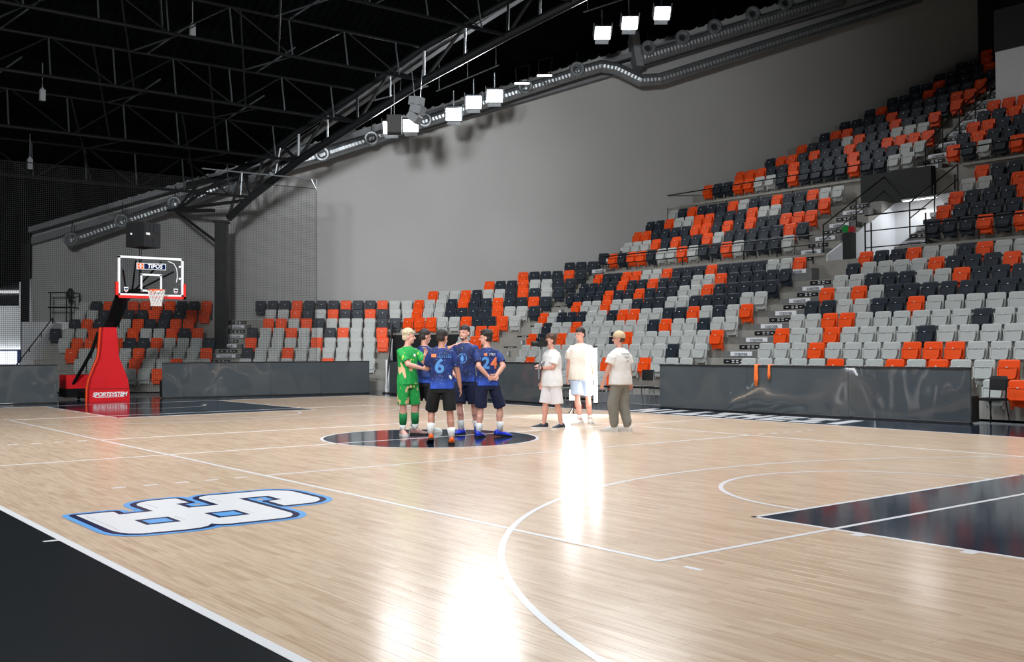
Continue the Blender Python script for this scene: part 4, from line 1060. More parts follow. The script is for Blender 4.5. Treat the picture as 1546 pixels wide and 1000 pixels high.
# ================================================================ people
def skin_mat(name, c): return mat(name, c, .5, var=.06, scale=9)
SK = [skin_mat('skin_tone_fair', srgb(216, 160, 142)), skin_mat('skin_tone_warm', srgb(192, 138, 118))]
HAIR = {'blond': mat('blond_hair', srgb(196, 178, 150), .7, var=.3, scale=60, bump=.5, bscale=120), 'dark': mat('dark_brown_hair', srgb(34, 26, 24), .6, var=.3, scale=60, bump=.5, bscale=120), 'brown': mat('brown_curly_hair', srgb(82, 54, 40), .6, var=.35, scale=50, bump=.6, bscale=90)}
EYE = mat('dark_eye', srgb(40, 28, 24), .2); BROW = mat('eyebrow', srgb(58, 42, 34), .8); LIP = mat('lips', srgb(176, 96, 92), .5); TEETH = mat('teeth', srgb(240, 236, 228), .4)

def jersey_mat():
    m = bpy.data.materials.new('galaxy_blue_jersey'); nt, N, L, b = nodes(m); b.inputs['Roughness'].default_value = .7
    tc = N.new('ShaderNodeTexCoord'); nz = N.new('ShaderNodeTexNoise'); nz.inputs['Scale'].default_value = 5; nz.inputs['Detail'].default_value = 6; L.new(tc.outputs['Object'], nz.inputs['Vector'])
    cr = N.new('ShaderNodeValToRGB'); e = cr.color_ramp.elements; e[0].position = .35; e[0].color = (*srgb(12, 22, 62), 1); e[1].position = .75; e[1].color = (*srgb(26, 60, 142), 1)
    L.new(nz.outputs['Fac'], cr.inputs[0])
    sp = N.new('ShaderNodeSeparateXYZ'); L.new(tc.outputs['Object'], sp.inputs[0])
    mr = N.new('ShaderNodeMapRange'); mr.inputs[1].default_value = 1.02; mr.inputs[2].default_value = .9; L.new(sp.outputs[2], mr.inputs[0])
    mu = N.new('ShaderNodeMath'); mu.operation = 'MULTIPLY'; L.new(mr.outputs[0], mu.inputs[0]); L.new(nz.outputs['Fac'], mu.inputs[1])
    mx = N.new('ShaderNodeMix'); mx.data_type = 'RGBA'; mx.inputs[7].default_value = (*srgb(48, 100, 230), 1); L.new(mu.outputs[0], mx.inputs[0]); L.new(cr.outputs[0], mx.inputs[6])
    vo = N.new('ShaderNodeTexVoronoi'); vo.inputs['Scale'].default_value = 26; L.new(tc.outputs['Object'], vo.inputs['Vector'])
    lt = N.new('ShaderNodeMath'); lt.operation = 'LESS_THAN'; lt.inputs[1].default_value = .13; L.new(vo.outputs['Distance'], lt.inputs[0])
    m2 = N.new('ShaderNodeMix'); m2.data_type = 'RGBA'; m2.inputs[7].default_value = (*srgb(150, 185, 235), 1); L.new(lt.outputs[0], m2.inputs[0]); L.new(mx.outputs[2], m2.inputs[6]); L.new(m2.outputs[2], b.inputs['Base Color'])
    return m
def keeper_mat():
    m = bpy.data.materials.new('green_keeper_kit'); nt, N, L, b = nodes(m); b.inputs['Roughness'].default_value = .7
    tc = N.new('ShaderNodeTexCoord'); mp = N.new('ShaderNodeMapping'); mp.inputs['Scale'].default_value = (9, 9, 4.0); mp.inputs['Rotation'].default_value = (.5, .3, 0); L.new(tc.outputs['Object'], mp.inputs[0])
    col = None; prev = None
    for th, sc, c in ((.6, 1.3, (224, 178, 140)), (.7, 2.1, (176, 204, 70))):
        nz = N.new('ShaderNodeTexNoise'); nz.inputs['Scale'].default_value = sc; nz.inputs['Detail'].default_value = 1; L.new(mp.outputs[0], nz.inputs['Vector'])
        gt = N.new('ShaderNodeMath'); gt.operation = 'GREATER_THAN'; gt.inputs[1].default_value = th; L.new(nz.outputs['Fac'], gt.inputs[0])
        mx = N.new('ShaderNodeMix'); mx.data_type = 'RGBA'; mx.inputs[6].default_value = (*srgb(18, 150, 66), 1); mx.inputs[7].default_value = (*srgb(*c), 1)
        if prev: L.new(prev.outputs[2], mx.inputs[6])
        L.new(gt.outputs[0], mx.inputs[0]); prev = mx
    L.new(prev.outputs[2], b.inputs['Base Color']); return m
CL = {'jersey': jersey_mat(), 'keeper': keeper_mat(), 'keeper_sock': mat('green_sock', srgb(14, 120, 62), .8, var=.2, scale=30), 'black_short': mat('black_shorts_cloth', srgb(18, 20, 24), .8, var=.2),
      'navy_short': mat('navy_shorts_cloth', srgb(20, 30, 62), .8, var=.15), 'white_tee': mat('white_cotton', srgb(234, 232, 230), .85, var=.03), 'cream_tee': mat('cream_cotton', srgb(232, 224, 212), .85, var=.03),
      'white_short': mat('white_shorts_cloth', srgb(228, 224, 226), .85, var=.03), 'denim': mat('pale_denim', srgb(188, 204, 226), .85, var=.12, scale=14), 'olive': mat('grey_olive_trousers', srgb(132, 131, 124), .85, var=.15, scale=8),
      'sock': mat('white_sock', srgb(230, 232, 230), .85, var=.05), 'cap': mat('beige_cap', srgb(206, 180, 146), .8, var=.05)}
def add_folds(m, strength=.55, sc=7.0):
    nt, N, L, b = nodes(m); tc = N.new('ShaderNodeTexCoord'); mp = N.new('ShaderNodeMapping'); mp.inputs['Scale'].default_value = (1, 1, .45); mp.inputs['Rotation'].default_value = (.4, .5, 0); L.new(tc.outputs['Object'], mp.inputs[0])
    nz = N.new('ShaderNodeTexNoise'); nz.inputs['Scale'].default_value = sc; nz.inputs['Detail'].default_value = 3; nz.inputs['Distortion'].default_value = .8; L.new(mp.outputs[0], nz.inputs['Vector'])
    bp = N.new('ShaderNodeBump'); bp.inputs['Strength'].default_value = strength; bp.inputs['Distance'].default_value = .06; L.new(nz.outputs['Fac'], bp.inputs['Height']); L.new(bp.outputs[0], b.inputs['Normal'])
for _k, _m in CL.items(): add_folds(_m, .3 if 'sock' in _k or _k == 'cap' else .6)
SHOE = {'orange': mat('orange_shoe', srgb(250, 104, 30), .45, var=.08), 'blue': mat('blue_shoe', srgb(30, 60, 210), .45, var=.1), 'white': M['shoe_white'], 'pink': mat('dusty_pink_shoe', srgb(206, 160, 150), .5, var=.1), 'multi': mat('brown_pink_shoe', srgb(150, 112, 108), .5, var=.45, scale=30),
        'mint': mat('pale_mint_shoe', srgb(206, 222, 216), .5, var=.1), 'navy': mat('navy_shoe', srgb(36, 46, 62), .5, var=.15)}

def ik(a, b, l1, l2, pole):
    d = b - a; L = min(d.length, (l1 + l2) * .999); u = d.normalized()
    x = (l1 * l1 - l2 * l2 + L * L) / (2 * L); hh = math.sqrt(max(0, l1 * l1 - x * x))
    p = pole - u * pole.dot(u); p = p.normalized() if p.length > 1e-5 else u.orthogonal().normalized()
    return a + u * x + p * hh, a + u * L
def rotz(v, a): c, s = math.cos(a), math.sin(a); return Vector((v[0] * c - v[1] * s, v[0] * s + v[1] * c, v[2]))

def add_hand(mb, wrist, d, palm, side, curl=.5, k=1.0):
    # d: direction of the hand, palm: palm normal, side: +1 when the thumb lies towards d x palm
    d = d.normalized(); palm = (palm - d * palm.dot(d)).normalized(); w = d.cross(palm) * side
    base = wrist + d * .045 * k
    for o in (-.026, -.009, .009, .026): mb.cap(wrist + d * .005 + w * o * .7 * k, wrist + d * .085 * k + w * o * k, .014 * k, .0125 * k, 8)
    for i, (o, ln) in enumerate(((.031, .066), (.0105, .075), (-.0105, .07), (-.031, .054))):
        p = wrist + d * .088 * k + w * o * k; dd = (d + w * o * 3.2).normalized(); c = curl * (1 + .12 * i)
        for f in (.45, .32, .23):
            ax = w; dd = (Quaternion(ax, 0) @ dd) * math.cos(c * .55) + palm * math.sin(c * .55); dd.normalize()
            q = p + dd * ln * f * k * 1.05; mb.cap(p, q, .0092 * k, .0082 * k, 8); p = q; c *= 1.25
    p = wrist + d * .03 * k + w * .032 * k; dd = (d * .75 + w * .75 + palm * .25).normalized()
    q = p + dd * .042 * k; mb.cap(p, q, .0115 * k, .0105 * k, 8); q2 = q + (d * .9 + w * .25 + palm * .35).normalized() * .032 * k; mb.cap(q, q2, .0105 * k, .009 * k, 8)

def foot_mb(wd=1.0):
    rings = [(-.075, .03, .045, .085), (-.06, .038, .0, .10), (-.02, .04, .0, .105), (.04, .042, .0, .092), (.10, .047, .0, .070), (.155, .047, .0, .055), (.19, .036, .0, .045), (.21, .015, .01, .035)]
    n = 12; mb = MB(); vs = []; fs = []
    for x, hw, zb, zt in rings:
        zb = .022
        for i in range(n):
            t = 2 * PI * i / n; y = hw * wd * math.cos(t); s = math.sin(t)
            z = zb + (zt - zb) * (s if s > 0 else 0) + (0 if s > 0 else s * .006); vs.append((x, y, z))
    for k in range(len(rings) - 1):
        for i in range(n): j = (i + 1) % n; fs.append((k * n + i, (k + 1) * n + i, (k + 1) * n + j, k * n + j))
    fs += [tuple(range(n)), tuple(range(len(rings) * n - 1, (len(rings) - 1) * n - 1, -1))]
    mb.add(vs, fs)
    o = []
    for x, hw, _, _ in rings: o.append((x * 1.02, hw * 1.06 * wd))
    sole = MB().prism([(x, y) for x, y in o] + [(x, -y) for x, y in o[::-1]], 0, .026)
    return mb, sole

def project(text, shirt_me, origin, ex, ey, lift=.006):
    # drape flat print on a garment
    bvh = BVHTree.FromPolygons([v.co for v in shirt_me.vertices], [p.vertices[:] for p in shirt_me.polygons])
    ex, ey = Vector(ex).normalized(), Vector(ey).normalized(); ez = ex.cross(ey); o = Vector(origin); out = []
    for p in text.v:
        q = o + ex * p[0] + ey * p[1] + ez * .4
        hit = bvh.ray_cast(q, -ez)[0]
        out.append(tuple((hit if hit is not None else o + ex * p[0] + ey * p[1]) + ez * (lift + p[2])))
    text.v = out; return text
def dense(mb):
    bm = bmesh.new(); vs = [bm.verts.new(p) for p in mb.v]
    for f in mb.f:
        try: bm.faces.new([vs[i] for i in f])
        except ValueError: pass
    bmesh.ops.triangulate(bm, faces=bm.faces[:]); bmesh.ops.subdivide_edges(bm, edges=bm.edges[:], cuts=2); bm.verts.index_update()
    o = MB(); o.v = [tuple(v.co) for v in bm.verts]; o.f = [tuple(v.index for v in f.verts) for f in bm.faces]; bm.free(); return o

def person(label, pos, face, H, feet, arms, head_yaw, top, bottom, shoes, hair, skin=0, sock=None, head_pitch=0.0, lean=(0, 0), smile=False, fit=0.0, long=False, beard=False, cap=False, hem=.86, short_hem=.56, glasses=False):
    k = H / 1.8; fa = math.radians(face)
    root = thing('person', label, 'person', (pos[0], pos[1], 0), fa)
    def loc(w): return rotz(Vector((w[0] - pos[0], w[1] - pos[1], 0)), -fa)
    hipc = Vector((0, 0, .93 * k)); ch = Vector((lean[0], lean[1], 1.40 * k)); nk = ch + Vector((.0, 0, .1 * k))
    body = MB(); leg = []
    # legs
    for (wx, wy, yaw, heel), sd in zip(feet, (1, -1)):
        f = loc((wx, wy)); yw = math.radians(yaw) - fa; fd = Vector((math.cos(yw), math.sin(yw), 0))
        ank = f - fd * 0 + Vector((0, 0, .085 * k + heel)); hip = hipc + Vector((0, sd * .095 * k, -.02 * k))
        knee, ank2 = ik(hip, ank, .422 * k, .412 * k, (fd * .8 + Vector((.3, sd * .1, 0))))
        leg.append((hip, knee, ank2, fd, yw, heel, f))
        body.cap(hip, knee, .088 * k, .056 * k); body.cap(knee, knee * .62 + ank2 * .38, .054 * k, .058 * k); body.cap(knee * .62 + ank2 * .38 - fd * .012, ank2, .056 * k, .037 * k)
        body.cap(ank2, ank2 + fd * .10 * k - Vector((0, 0, .045 * k + heel * .8)), .036 * k, .03 * k)
    # torso
    body.loft([(hipc + Vector((0, 0, -.1 * k)), .09 * k, .13 * k), (hipc + Vector((0, 0, .02 * k)), .105 * k, .165 * k), (hipc * .75 + ch * .25, .1 * k, .145 * k), (hipc * .4 + ch * .6, .11 * k, .16 * k), (ch - Vector((0, 0, .06 * k)), .115 * k, .18 * k), (ch + Vector((0, 0, .05 * k)), .08 * k, .15 * k), (nk + Vector((0, 0, .01)), .05 * k, .06 * k)])
    hy = math.radians(head_yaw) - fa; hf = Vector((math.cos(hy), math.sin(hy), 0)); hl = Vector((-hf.y, hf.x, 0))
    HR = Matrix((hf, hl, (0, 0, 1))).transposed() @ Matrix.Rotation(head_pitch, 3, 'Y')
    hc = nk + Vector((.012, 0, .155 * k)) + hf * .012
    def hp(x, y, z): return hc + HR @ (Vector((x, y, z)) * k)
    body.cap(nk - Vector((0, 0, .04 * k)), hp(-.01, 0, -.05), .058 * k, .052 * k)
    body.ell(hp(-.008, 0, .03), (.098 * k, .078 * k, .092 * k), 18, 12, HR); body.ell(hp(.02, 0, -.035), (.072 * k, .064 * k, .085 * k), 16, 10, HR)
    body.ell(hp(.058, 0, -.085), (.028 * k, .03 * k, .024 * k), 10, 8, HR)
    body.cap(hp(.088, 0, .012), hp(.112, 0, -.022), .009 * k, .013 * k, 8); body.cap(hp(.08, -.03, .03), hp(.08, .03, .03), .014 * k, .014 * k, 8)
    for sy in (-1, 1): body.ell(hp(-.005, sy * .08, -.005), (.02 * k, .009 * k, .032 * k), 10, 8, HR); body.ell(hp(.062, sy * .036, -.03), (.026 * k, .02 * k, .022 * k), 10, 8, HR)
    # arms
    arm = []
    for (wr, pole, palm, curl, hd), sd in zip(arms, (1, -1)):
        sh = ch + Vector((0, sd * .185 * k, .035 * k)); wr = Vector(wr) * k
        el, w2 = ik(sh, wr, .295 * k, .265 * k, Vector(pole)); arm.append((sh, el, w2))
        body.cap(sh + Vector((0, -sd * .03, -.035)) * k, el, .046 * k, .041 * k); body.cap(el, el * .65 + w2 * .35, .041 * k, .041 * k); body.cap(el * .65 + w2 * .35, w2, .041 * k, .027 * k)
        d = Vector(hd) if hd else (w2 - el)
        pn = Vector(palm); th = d.normalized().cross(pn); fwd = Vector((1, 0, .4))
        add_hand(body, w2, d, pn, 1 if th.dot(fwd) > 0 else -1, curl, k)
    inst('body', remesh(body, 'body', SK[skin], .0085), root)
    # clothes
    g = fit; t = MB(); hz = hem * k
    mid = lambda f: hipc * (1 - f) + ch * f
    hemc = Vector((mid(0).x, mid(0).y, hz))
    t.loft([(hemc, (.142 + g) * k, (.2 + g * 1.3) * k), (mid(.1), (.136 + g) * k, (.19 + g * 1.2) * k), (mid(.35), (.122 + g) * k, (.168 + g * 1.2) * k), (mid(.7), (.128 + g) * k, (.182 + g * .8) * k), (ch - Vector((0, 0, .02 * k)), (.122 + g * .5) * k, (.2 + g * .5) * k), (ch + Vector((0, 0, .045 * k)), .1 * k, .186 * k), (ch + Vector((0, 0, .085 * k)), .072 * k, .1 * k), (nk + Vector((0, 0, .002)), .062 * k, .07 * k)])
    for sh, el, w2 in arm:
        e2 = sh + (el - sh) * .78; t.cap(sh + Vector((0, -.02 * math.copysign(1, sh.y), -.022 * k)), sh + (el - sh) * .4, .058 * k, (.066 + g * .6) * k); t.cyl(sh + (el - sh) * .3, e2, (.066 + g * .6) * k, (.07 + g * .8) * k, 14)
    sm = remesh(t, 'shirt', CL[top], .011, 3); shirt = inst('shirt', sm, root)
    b = MB(); wz = .99 * k
    if long:
        b.loft([(Vector((0, 0, .80 * k)), .125 * k, .165 * k), (Vector((0, 0, .9 * k)), .118 * k, .17 * k), (Vector((0, 0, wz)), .10 * k, .15 * k)])
        for hip, knee, ank, fd, yw, heel, f in leg:
            b.cap(hip - Vector((0, 0, .04)), knee, .11 * k, .105 * k); b.cap(knee, ank + Vector((0, 0, .09)), .105 * k, .082 * k); b.cyl(ank + Vector((0, 0, .1)), ank + Vector((0, 0, .0)), .085 * k, .062 * k, 14)
        inst('trousers', remesh(b, 'trousers', CL[bottom], .012, 3), root)
    else:
        b.loft([(Vector((0, 0, .80 * k)), .12 * k, .16 * k), (Vector((0, 0, .9 * k)), .115 * k, .168 * k), (Vector((0, 0, wz)), .10 * k, .15 * k)])
        for hip, knee, ank, fd, yw, heel, f in leg:
            fr = (hip.z - short_hem * k) / max(.05, hip.z - knee.z); e = hip + (knee - hip) * min(1.05, fr); b.cyl(hip + Vector((0, 0, .02)), e, .108 * k, (.104 + g * .5) * k, 16)
        inst('shorts', remesh(b, 'shorts', CL[bottom], .012, 3), root)
    fm, so = foot_mb(1.0)
    for (hip, knee, ank, fd, yw, heel, f), sname in zip(leg, shoes):
        up = (knee - ank).normalized()
        if sock:
            for (z0, z1, mm) in sock:
                q0, q1 = ank + up * z0 * k, ank + up * z1 * k; rr = lambda z: .047 + .02 * min(1, max(0, (z - .03) / .14))
                MB().tube([q0, q0 * .5 + q1 * .5, q1], [(rr(z0)) * k, rr((z0 + z1) / 2) * k, (rr(z1) + .002) * k], 14).build('sock', CL[mm], root, smooth=True)
        R = Matrix.Rotation(yw, 3, 'Z') @ Matrix.Rotation(math.asin(min(.9, heel / .2)) if heel else 0, 3, 'Y')
        pv = Vector((.12, 0, 0)) if heel else Vector((0, 0, 0))
        base = f + rotz(pv, yw) * k
        def tr(mb): 
            o = MB(); o.v = [tuple(base + (R @ ((Vector(p) - pv) * k * 1.12))) for p in mb.v]; o.f = mb.f; return o
        s = tr(fm).build('shoe', SHOE[sname], root, smooth=True); tr(so).build('sole', M['shoe_white'] if sname in ('white', 'mint', 'navy', 'pink') else M['rubber'], s)
        st = MB().box((.02, 0, .098), (.07, .03, .012)); st2 = tr(st).build('laces', M['shoe_white'], s)
    # face
    for sy in (-1, 1):
        MB().ell(hp(.083, sy * .032, .008), (.006 * k, .011 * k, .006 * k), 10, 6, HR).build('eye', EYE, root)
        MB().cap(hp(.09, sy * .018, .036), hp(.082, sy * .046, .034), .0032 * k, .0028 * k, 6).build('eyebrow', BROW, root)
    MB().ell(hp(.0815, 0, -.06), (.008 * k, .022 * k, .007 * k if smile else .005 * k), 12, 6, HR).build('mouth', TEETH if smile else LIP, root)
    if beard:
        bd = MB(); bd.ell(hp(.056, 0, -.09), (.031 * k, .036 * k, .024 * k), 12, 8, HR)
        for sy in (-1, 1): bd.cap(hp(.045, sy * .046, -.075), hp(.025, sy * .058, -.06), .014 * k, .010 * k, 8)
        bd.cap(hp(.086, -.02, -.046), hp(.086, .02, -.046), .006 * k, .006 * k, 8)
        inst('beard', remesh(bd, 'beard', HAIR['brown'], .006, 2), root)
    # hair
    kind, hs = hair; hm = MB()
    if hs != 'none':
        up = .018 if hs == 'short' else .03
        hm.ell(hp(-.012, 0, .052 + up * .5), ((.1 + up * .2) * k, (.082 + up * .2) * k, (.078 + up * .6) * k), 18, 12, HR)
        hm.ell(hp(-.045, 0, .0), (.068 * k, .079 * k, (.085 if hs != 'short' else .075) * k), 16, 10, HR)
        if hs in ('messy', 'curly'):
            rnd = random.Random(hash(label) % 1000 if False else len(label))
            for i in range(46):
                a, z = rnd.uniform(0, 2 * PI), rnd.uniform(.05, .13); r = math.sqrt(max(.0, 1 - ((z - .05) / .1) ** 2))
                q = hp(-.012 + .098 * r * math.cos(a), .082 * r * math.sin(a), z); hm.cap(q, q + HR @ (Vector((rnd.uniform(-.02, .03), rnd.uniform(-.02, .02), rnd.uniform(0, .025))) * k), .017 * k, .011 * k, 7)
        hm2 = remesh(hm, 'hair', HAIR[kind], .007, 1)
        # keep the face clear: trim the hair in front of the hairline
        bm = bmesh.new(); bm.from_mesh(hm2); inv = HR.transposed(); kill = []
        for v in bm.verts:
            q = inv @ (v.co - hc) / k
            if q.x > .03 and q.z < .062 - (q.x - .03) * .2: kill.append(v)
            elif q.x > -.005 and q.z < .03: kill.append(v)
            elif q.z < -.055: kill.append(v)
        bmesh.ops.delete(bm, geom=kill, context='VERTS'); bm.to_mesh(hm2); bm.free()
        inst('hair', hm2, root)
    if cap:
        cm = MB(); cm.ell(hp(-.008, 0, .05), (.114 * k, .096 * k, .105 * k), 18, 12, HR)
        cp = remesh(cm, 'cap', CL['cap'], .007, 1); bm = bmesh.new(); bm.from_mesh(cp); inv = HR.transposed()
        kill = [v for v in bm.verts if (inv @ (v.co - hc) / k).z < .028 + max(0, -(inv @ (v.co - hc) / k).x) * -.2]
        bmesh.ops.delete(bm, geom=kill, context='VERTS'); bm.to_mesh(cp); bm.free(); cpo = inst('cap', cp, root)
        bb_ = MB(); o = [(.085 + .085 * math.cos(t), .075 * math.sin(t)) for t in [(-90 + 15 * i) * PI / 180 for i in range(13)]]
        bb_.slab([hp(x, y, .05 - (x - .08) * .12) for x, y in o], HR @ Vector((0, 0, .008))); bb_.build('brim', CL['cap'], cpo)
    return root, sm, shirt, dict(arm=arm, hp=hp, k=k, leg=leg, ch=ch)

DN = Vector((0, 0, -1))
def hang(side, f=.02, out=.30, z=.80): return ((f, side * out, z), (-1, side * .4, 0), (0, -side, 0), .45, None)
# 1 goalkeeper in green, arms folded with one hand raised
r, sm, sh, I = person('blond player in green goalkeeper kit, arms folded, pointing with one hand', (-.5, -.1), 5, 1.81, [(-.62, .14, 30, 0), (-.62, -.12, -20, 0)],
    [((.34, .10, 1.36), (.2, .5, -1), (0, -1, 0), .9, (.25, -.1, .9)), ((.25, .12, 1.13), (.1, -1, -.4), (-1, 0, 0), .5, (.2, 1, .05))], 50, 'keeper', 'keeper', ('multi', 'pink'), ('blond', 'messy'), 0, [(.0, .1, 'sock'), (.08, .30, 'keeper_sock')], short_hem=.53)
MB().box((I['ch'].x + .125, .05, 1.36), (.012, .035, .04)).build('badge', M['white_frame'], sh)
# 2 player seen from behind, partly hidden
r, sm, sh, I = person('dark-haired player seen from behind, hidden between the goalkeeper and number 6', (-.78, .44), 120, 1.82, [(-.92, .30, 110, 0), (-.78, .6, 100, 0)],
    [hang(1), ((.29, -.64, 1.56), (-.2, -.4, -1), (0, 0, -1), .35, (.4, -.9, -.2))], 80, 'jersey', 'black_short', ('mint', 'mint'), ('dark', 'short'), 1, [(.0, .2, 'sock')], head_pitch=.1)
def back_print(sm, sh, ch, items, k=1.0):
    for kind, val, y, z, size, m in items:
        if kind == 'text': tm = dense(text_mb(val, size, .002, bold=size * .03))
        else: 
            tm = MB()
            for (x0, x1, y0, y1) in val: tm.box(((x0 + x1) / 2, (y0 + y1) / 2, 0), (x1 - x0, y1 - y0, .002))
            tm = dense(tm)
        project(tm, sm, (ch.x, y, z), (0, -1, 0), (0, 0, 1)).build('print', m, sh)
PR = {'lb': mat('pale_blue_print', srgb(84, 148, 214), .7, var=.3, scale=25), 'or': mat('orange_print', srgb(238, 130, 84), .7, var=.12), 'w': mat('white_print', srgb(226, 232, 240), .7), 'k': mat('grey_print', srgb(120, 120, 124), .7)}
def squiggle(n, w, hgt, seed):
    rnd = random.Random(seed); out = []; x = -w / 2
    for i in range(n):
        ww = w / n * .62; out.append((x, x + ww * .35, -hgt / 2, hgt / 2)); out.append((x, x + ww, *((hgt * .2, hgt / 2) if rnd.random() < .5 else (-hgt / 2, -hgt * .2)))); x += w / n
    return out
back_print(sm, sh, I['ch'], [('bars', [(-.17, -.11, -.02, .02)], 0, 1.36, 0, PR['or']), ('bars', squiggle(6, .18, .035, 3), -.02, 1.36, 0, PR['lb'])])
# 3 number 6 from behind
r, sm, sh, I = person('player with number 6 on a galaxy blue shirt, black shorts, orange shoes', (1.03, -.5), 150, 1.77, [(.9, -.62, 150, .06), (1.17, -.42, 145, 0)],
    [((.36, .10, 1.24), (.1, .3, -1), (0, -1, 0), .6, None), hang(-1, .05, .31, .80)], 108, 'jersey', 'black_short', ('orange', 'orange'), ('dark', 'short'), 1, [(.0, .17, 'sock')], head_pitch=.12, short_hem=.52)
back_print(sm, sh, I['ch'], [('bars', [(-.17, -.10, -.025, .025)], .0, 1.36, 0, PR['or']), ('bars', squiggle(6, .2, .045, 5), -.05, 1.35, 0, PR['lb']), ('text', '6', .05, 1.19, .30, PR['lb'])])
sq_ = MB().prism([(.035 * (1 if i % 2 else .35) * math.cos(i * PI / 6), .035 * (1 if i % 2 else .35) * math.sin(i * PI / 6)) for i in range(12)], 0, .002)
project(dense(sq_), sm, (I['ch'].x, -.12, 1.03), (0, -1, 0), (0, 0, 1)).build('star_print', PR['w'], sh)
# 4 smiling player facing the camera
r, sm, sh, I = person('smiling bearded player facing the camera, round emblem on his blue shirt', (-.19, .89), -52, 1.88, [(-.09, 1.06, -30, 0), (-.14, .76, -70, 0)],
    [hang(1, .05, .29, .82), ((.12, -.16, .98), (-.3, -1, 0), (0, 1, 0), .5, None)], -72, 'jersey', 'navy_short', ('blue', 'blue'), ('dark', 'short'), 0, [(.0, .14, 'sock')], smile=True, beard=True, short_hem=.50)
em = MB()
for i in range(24):
    a0, a1 = 2 * PI * i / 24, 2 * PI * (i + 1) / 24
    em.add([(.085 * math.cos(a0), .085 * math.sin(a0), 0), (.085 * math.cos(a1), .085 * math.sin(a1), 0), (.073 * math.cos(a1), .073 * math.sin(a1), 0), (.073 * math.cos(a0), .073 * math.sin(a0), 0)], [(0, 1, 2, 3)])
em.prism([(.03 * math.cos(t), .055 * math.sin(t)) for t in [i * PI / 8 for i in range(16)]], 0, .001)
project(em, sm, (I['ch'].x, -.02, 1.30), (0, 1, 0), (0, 0, 1)).build('emblem', PR['lb'], sh)
# 5 number 24, hands clasped behind his back
r, sm, sh, I = person('player with number 24 on his blue shirt, hands clasped behind his back', (.56, .77), 165, 1.78, [(.5, .64, 120, 0), (.63, .98, 75, .02)],
    [((-.19, .045, 1.0), (-.5, 1, 0), (-1, 0, 0), .7, (-.1, -1, -.1)), ((-.205, -.05, 1.0), (-.5, -1, 0), (-1, 0, 0), .7, (-.05, 1, -.1))], 222, 'jersey', 'navy_short', ('blue', 'blue'), ('dark', 'messy'), 0, [(.0, .15, 'sock')], short_hem=.50)
back_print(sm, sh, I['ch'], [('bars', [(-.1, -.05, -.022, .022)], 0, 1.37, 0, PR['or']), ('bars', squiggle(5, .12, .035, 9), -.05, 1.37, 0, PR['w']), ('text', '2', .075, 1.22, .26, PR['lb']), ('text', '4', -.075, 1.22, .26, PR['or'])])
# 6 cameraman in white with a handheld camera rig
r, sm, sh, I = person('cameraman in white shirt and shorts holding a camera rig to his face', (-.15, 2.86), 262, 1.74, [(.0, 2.94, 275, 0), (-.27, 2.76, 235, 0)],
    [((.20, -.06, 1.14), (-.2, 1, -.5), (.2, -1, 0), 1.1, (.5, -.5, .5)), hang(-1, .06, .27, .82)], 246, 'white_tee', 'white_short', ('navy', 'navy'), ('brown', 'curly'), 0, None, fit=.03, hem=.80, short_hem=.46)
MB().box((I['hp'](0, 0, 0).x * 0, 0, 0), (.001, .001, .001)) 
wrist = I['arm'][0][2]; el = I['arm'][0][1]; dd = (el - wrist).normalized(); ban = wrist + dd * .035
MB().cyl(ban - dd * .016, ban + dd * .016, .034, n=14).build('watch', M['rubber'], r)
a = math.radians(246); hf = Vector((math.cos(a), math.sin(a), 0)); hpw = Vector((-.15, 2.86, 0)) + rotz(I['hp'](.18, .02, -.05), math.radians(262))
cr = thing('video_camera', 'black video camera on a grey handle in front of the cameraman face', 'camera', tuple(hpw), a)
MB().box((0, 0, 0), (.15, .10, .11)).build('camera_body', M['rubber'], cr); MB().cyl((.07, 0, 0), (.19, 0, 0), .045, .05, 14).build('lens', M['black_panel'], cr); MB().box((-.02, 0, .085), (.10, .03, .03)).build('handle', M['rubber'], cr)
MB().box((-.08, .02, .02), (.02, .1, .07)).build('screen', M['black_panel'], cr)
wl = rotz(wrist, math.radians(262)) + Vector((-.15, 2.86, 0)); lw = rotz(wl - hpw, -a)
MB().tube([(0, 0, -.05), lw * .6 + Vector((.0, .0, .0)), lw + Vector((.05, 0, .03)), lw + Vector((.05, 0, -.2))], .016, 8).build('grip', M['beam_grey'], cr)
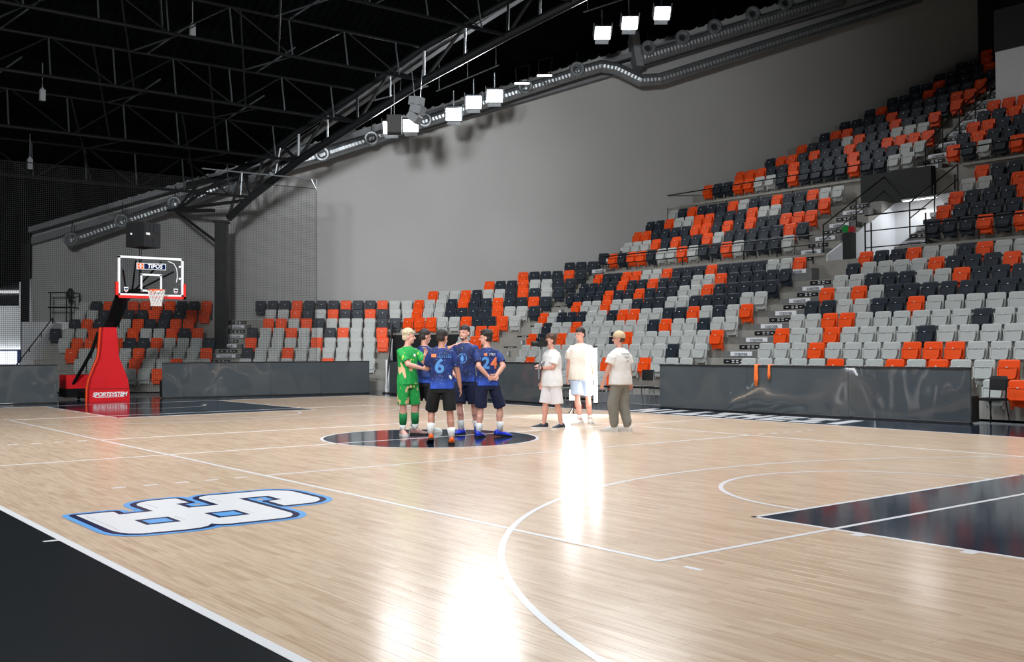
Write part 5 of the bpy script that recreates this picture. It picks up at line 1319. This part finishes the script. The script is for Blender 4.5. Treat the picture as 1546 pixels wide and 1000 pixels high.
MB().tube([lw + Vector((.03, 0, .06)), lw + Vector((-.12, .05, .16))], .018, 8).build('gimbal_arm', M['beam_grey'], cr)
# 7 laughing man in a white shirt with an LED tube
r, sm, sh, I = person('laughing man in pale shirt and light denim shorts beside the LED tube', (-.7, 4.12), -58, 1.88, [(-.66, 4.32, -40, 0), (-.62, 4.0, -85, 0)],
    [hang(1, .06, .29, .80), hang(-1, -.02, .27, .82)], -84, 'cream_tee', 'denim', ('white', 'white'), ('dark', 'short'), 0, [(.0, .07, 'sock')], smile=True, fit=.03, hem=.82, short_hem=.53, head_pitch=.08)
wl = rotz(I['arm'][0][2] + Vector((.03, .02, -.08)), math.radians(-58)) + Vector((-.7, 4.12, 0))
tb = thing('led_tube', 'glaring white LED tube light held upright by the laughing man', 'light', (wl.x, wl.y, wl.z - .42))
MB().cyl((0, 0, 0), (0, 0, 1.05), .032, n=14).build('glow_tube', M['tube'], tb); MB().cyl((0, 0, -.04), (0, 0, 0), .034, n=14).build('end_cap', M['rubber'], tb); MB().cyl((0, 0, 1.05), (0, 0, 1.09), .034, n=14).build('end_cap', M['rubber'], tb)
# 8 man with a beige cap from behind
r, sm, sh, I = person('man in beige cap, white t-shirt and grey baggy trousers seen from behind', (1.1, 3.34), 188, 1.77, [(1.04, 3.24, 215, 0), (1.16, 3.44, 200, 0)],
    [((.16, .30, .86), (-1, .6, 0), (0, -1, 0), .5, None), hang(-1, -.02, .30, .82)], 226, 'white_tee', 'olive', ('white', 'white'), ('brown', 'short'), 0, None, fit=.035, hem=.84, long=True, cap=True)
back_print(sm, sh, I['ch'], [('bars', squiggle(9, .24, .022, 11), 0, 1.37, 0, PR['k']), ('bars', [(-.07, .07, -.004, .004)], 0, 1.31, 0, PR['k']), ('bars', [(-.012, .012, -.012, .012)], 0, 1.24, 0, PR['k'])])
wr = I['arm'][1][2]; dd = (I['arm'][1][1] - wr).normalized(); MB().cyl(wr + dd * .03, wr + dd * .05, .033, n=12).build('wrist_band', M['cord'], r)
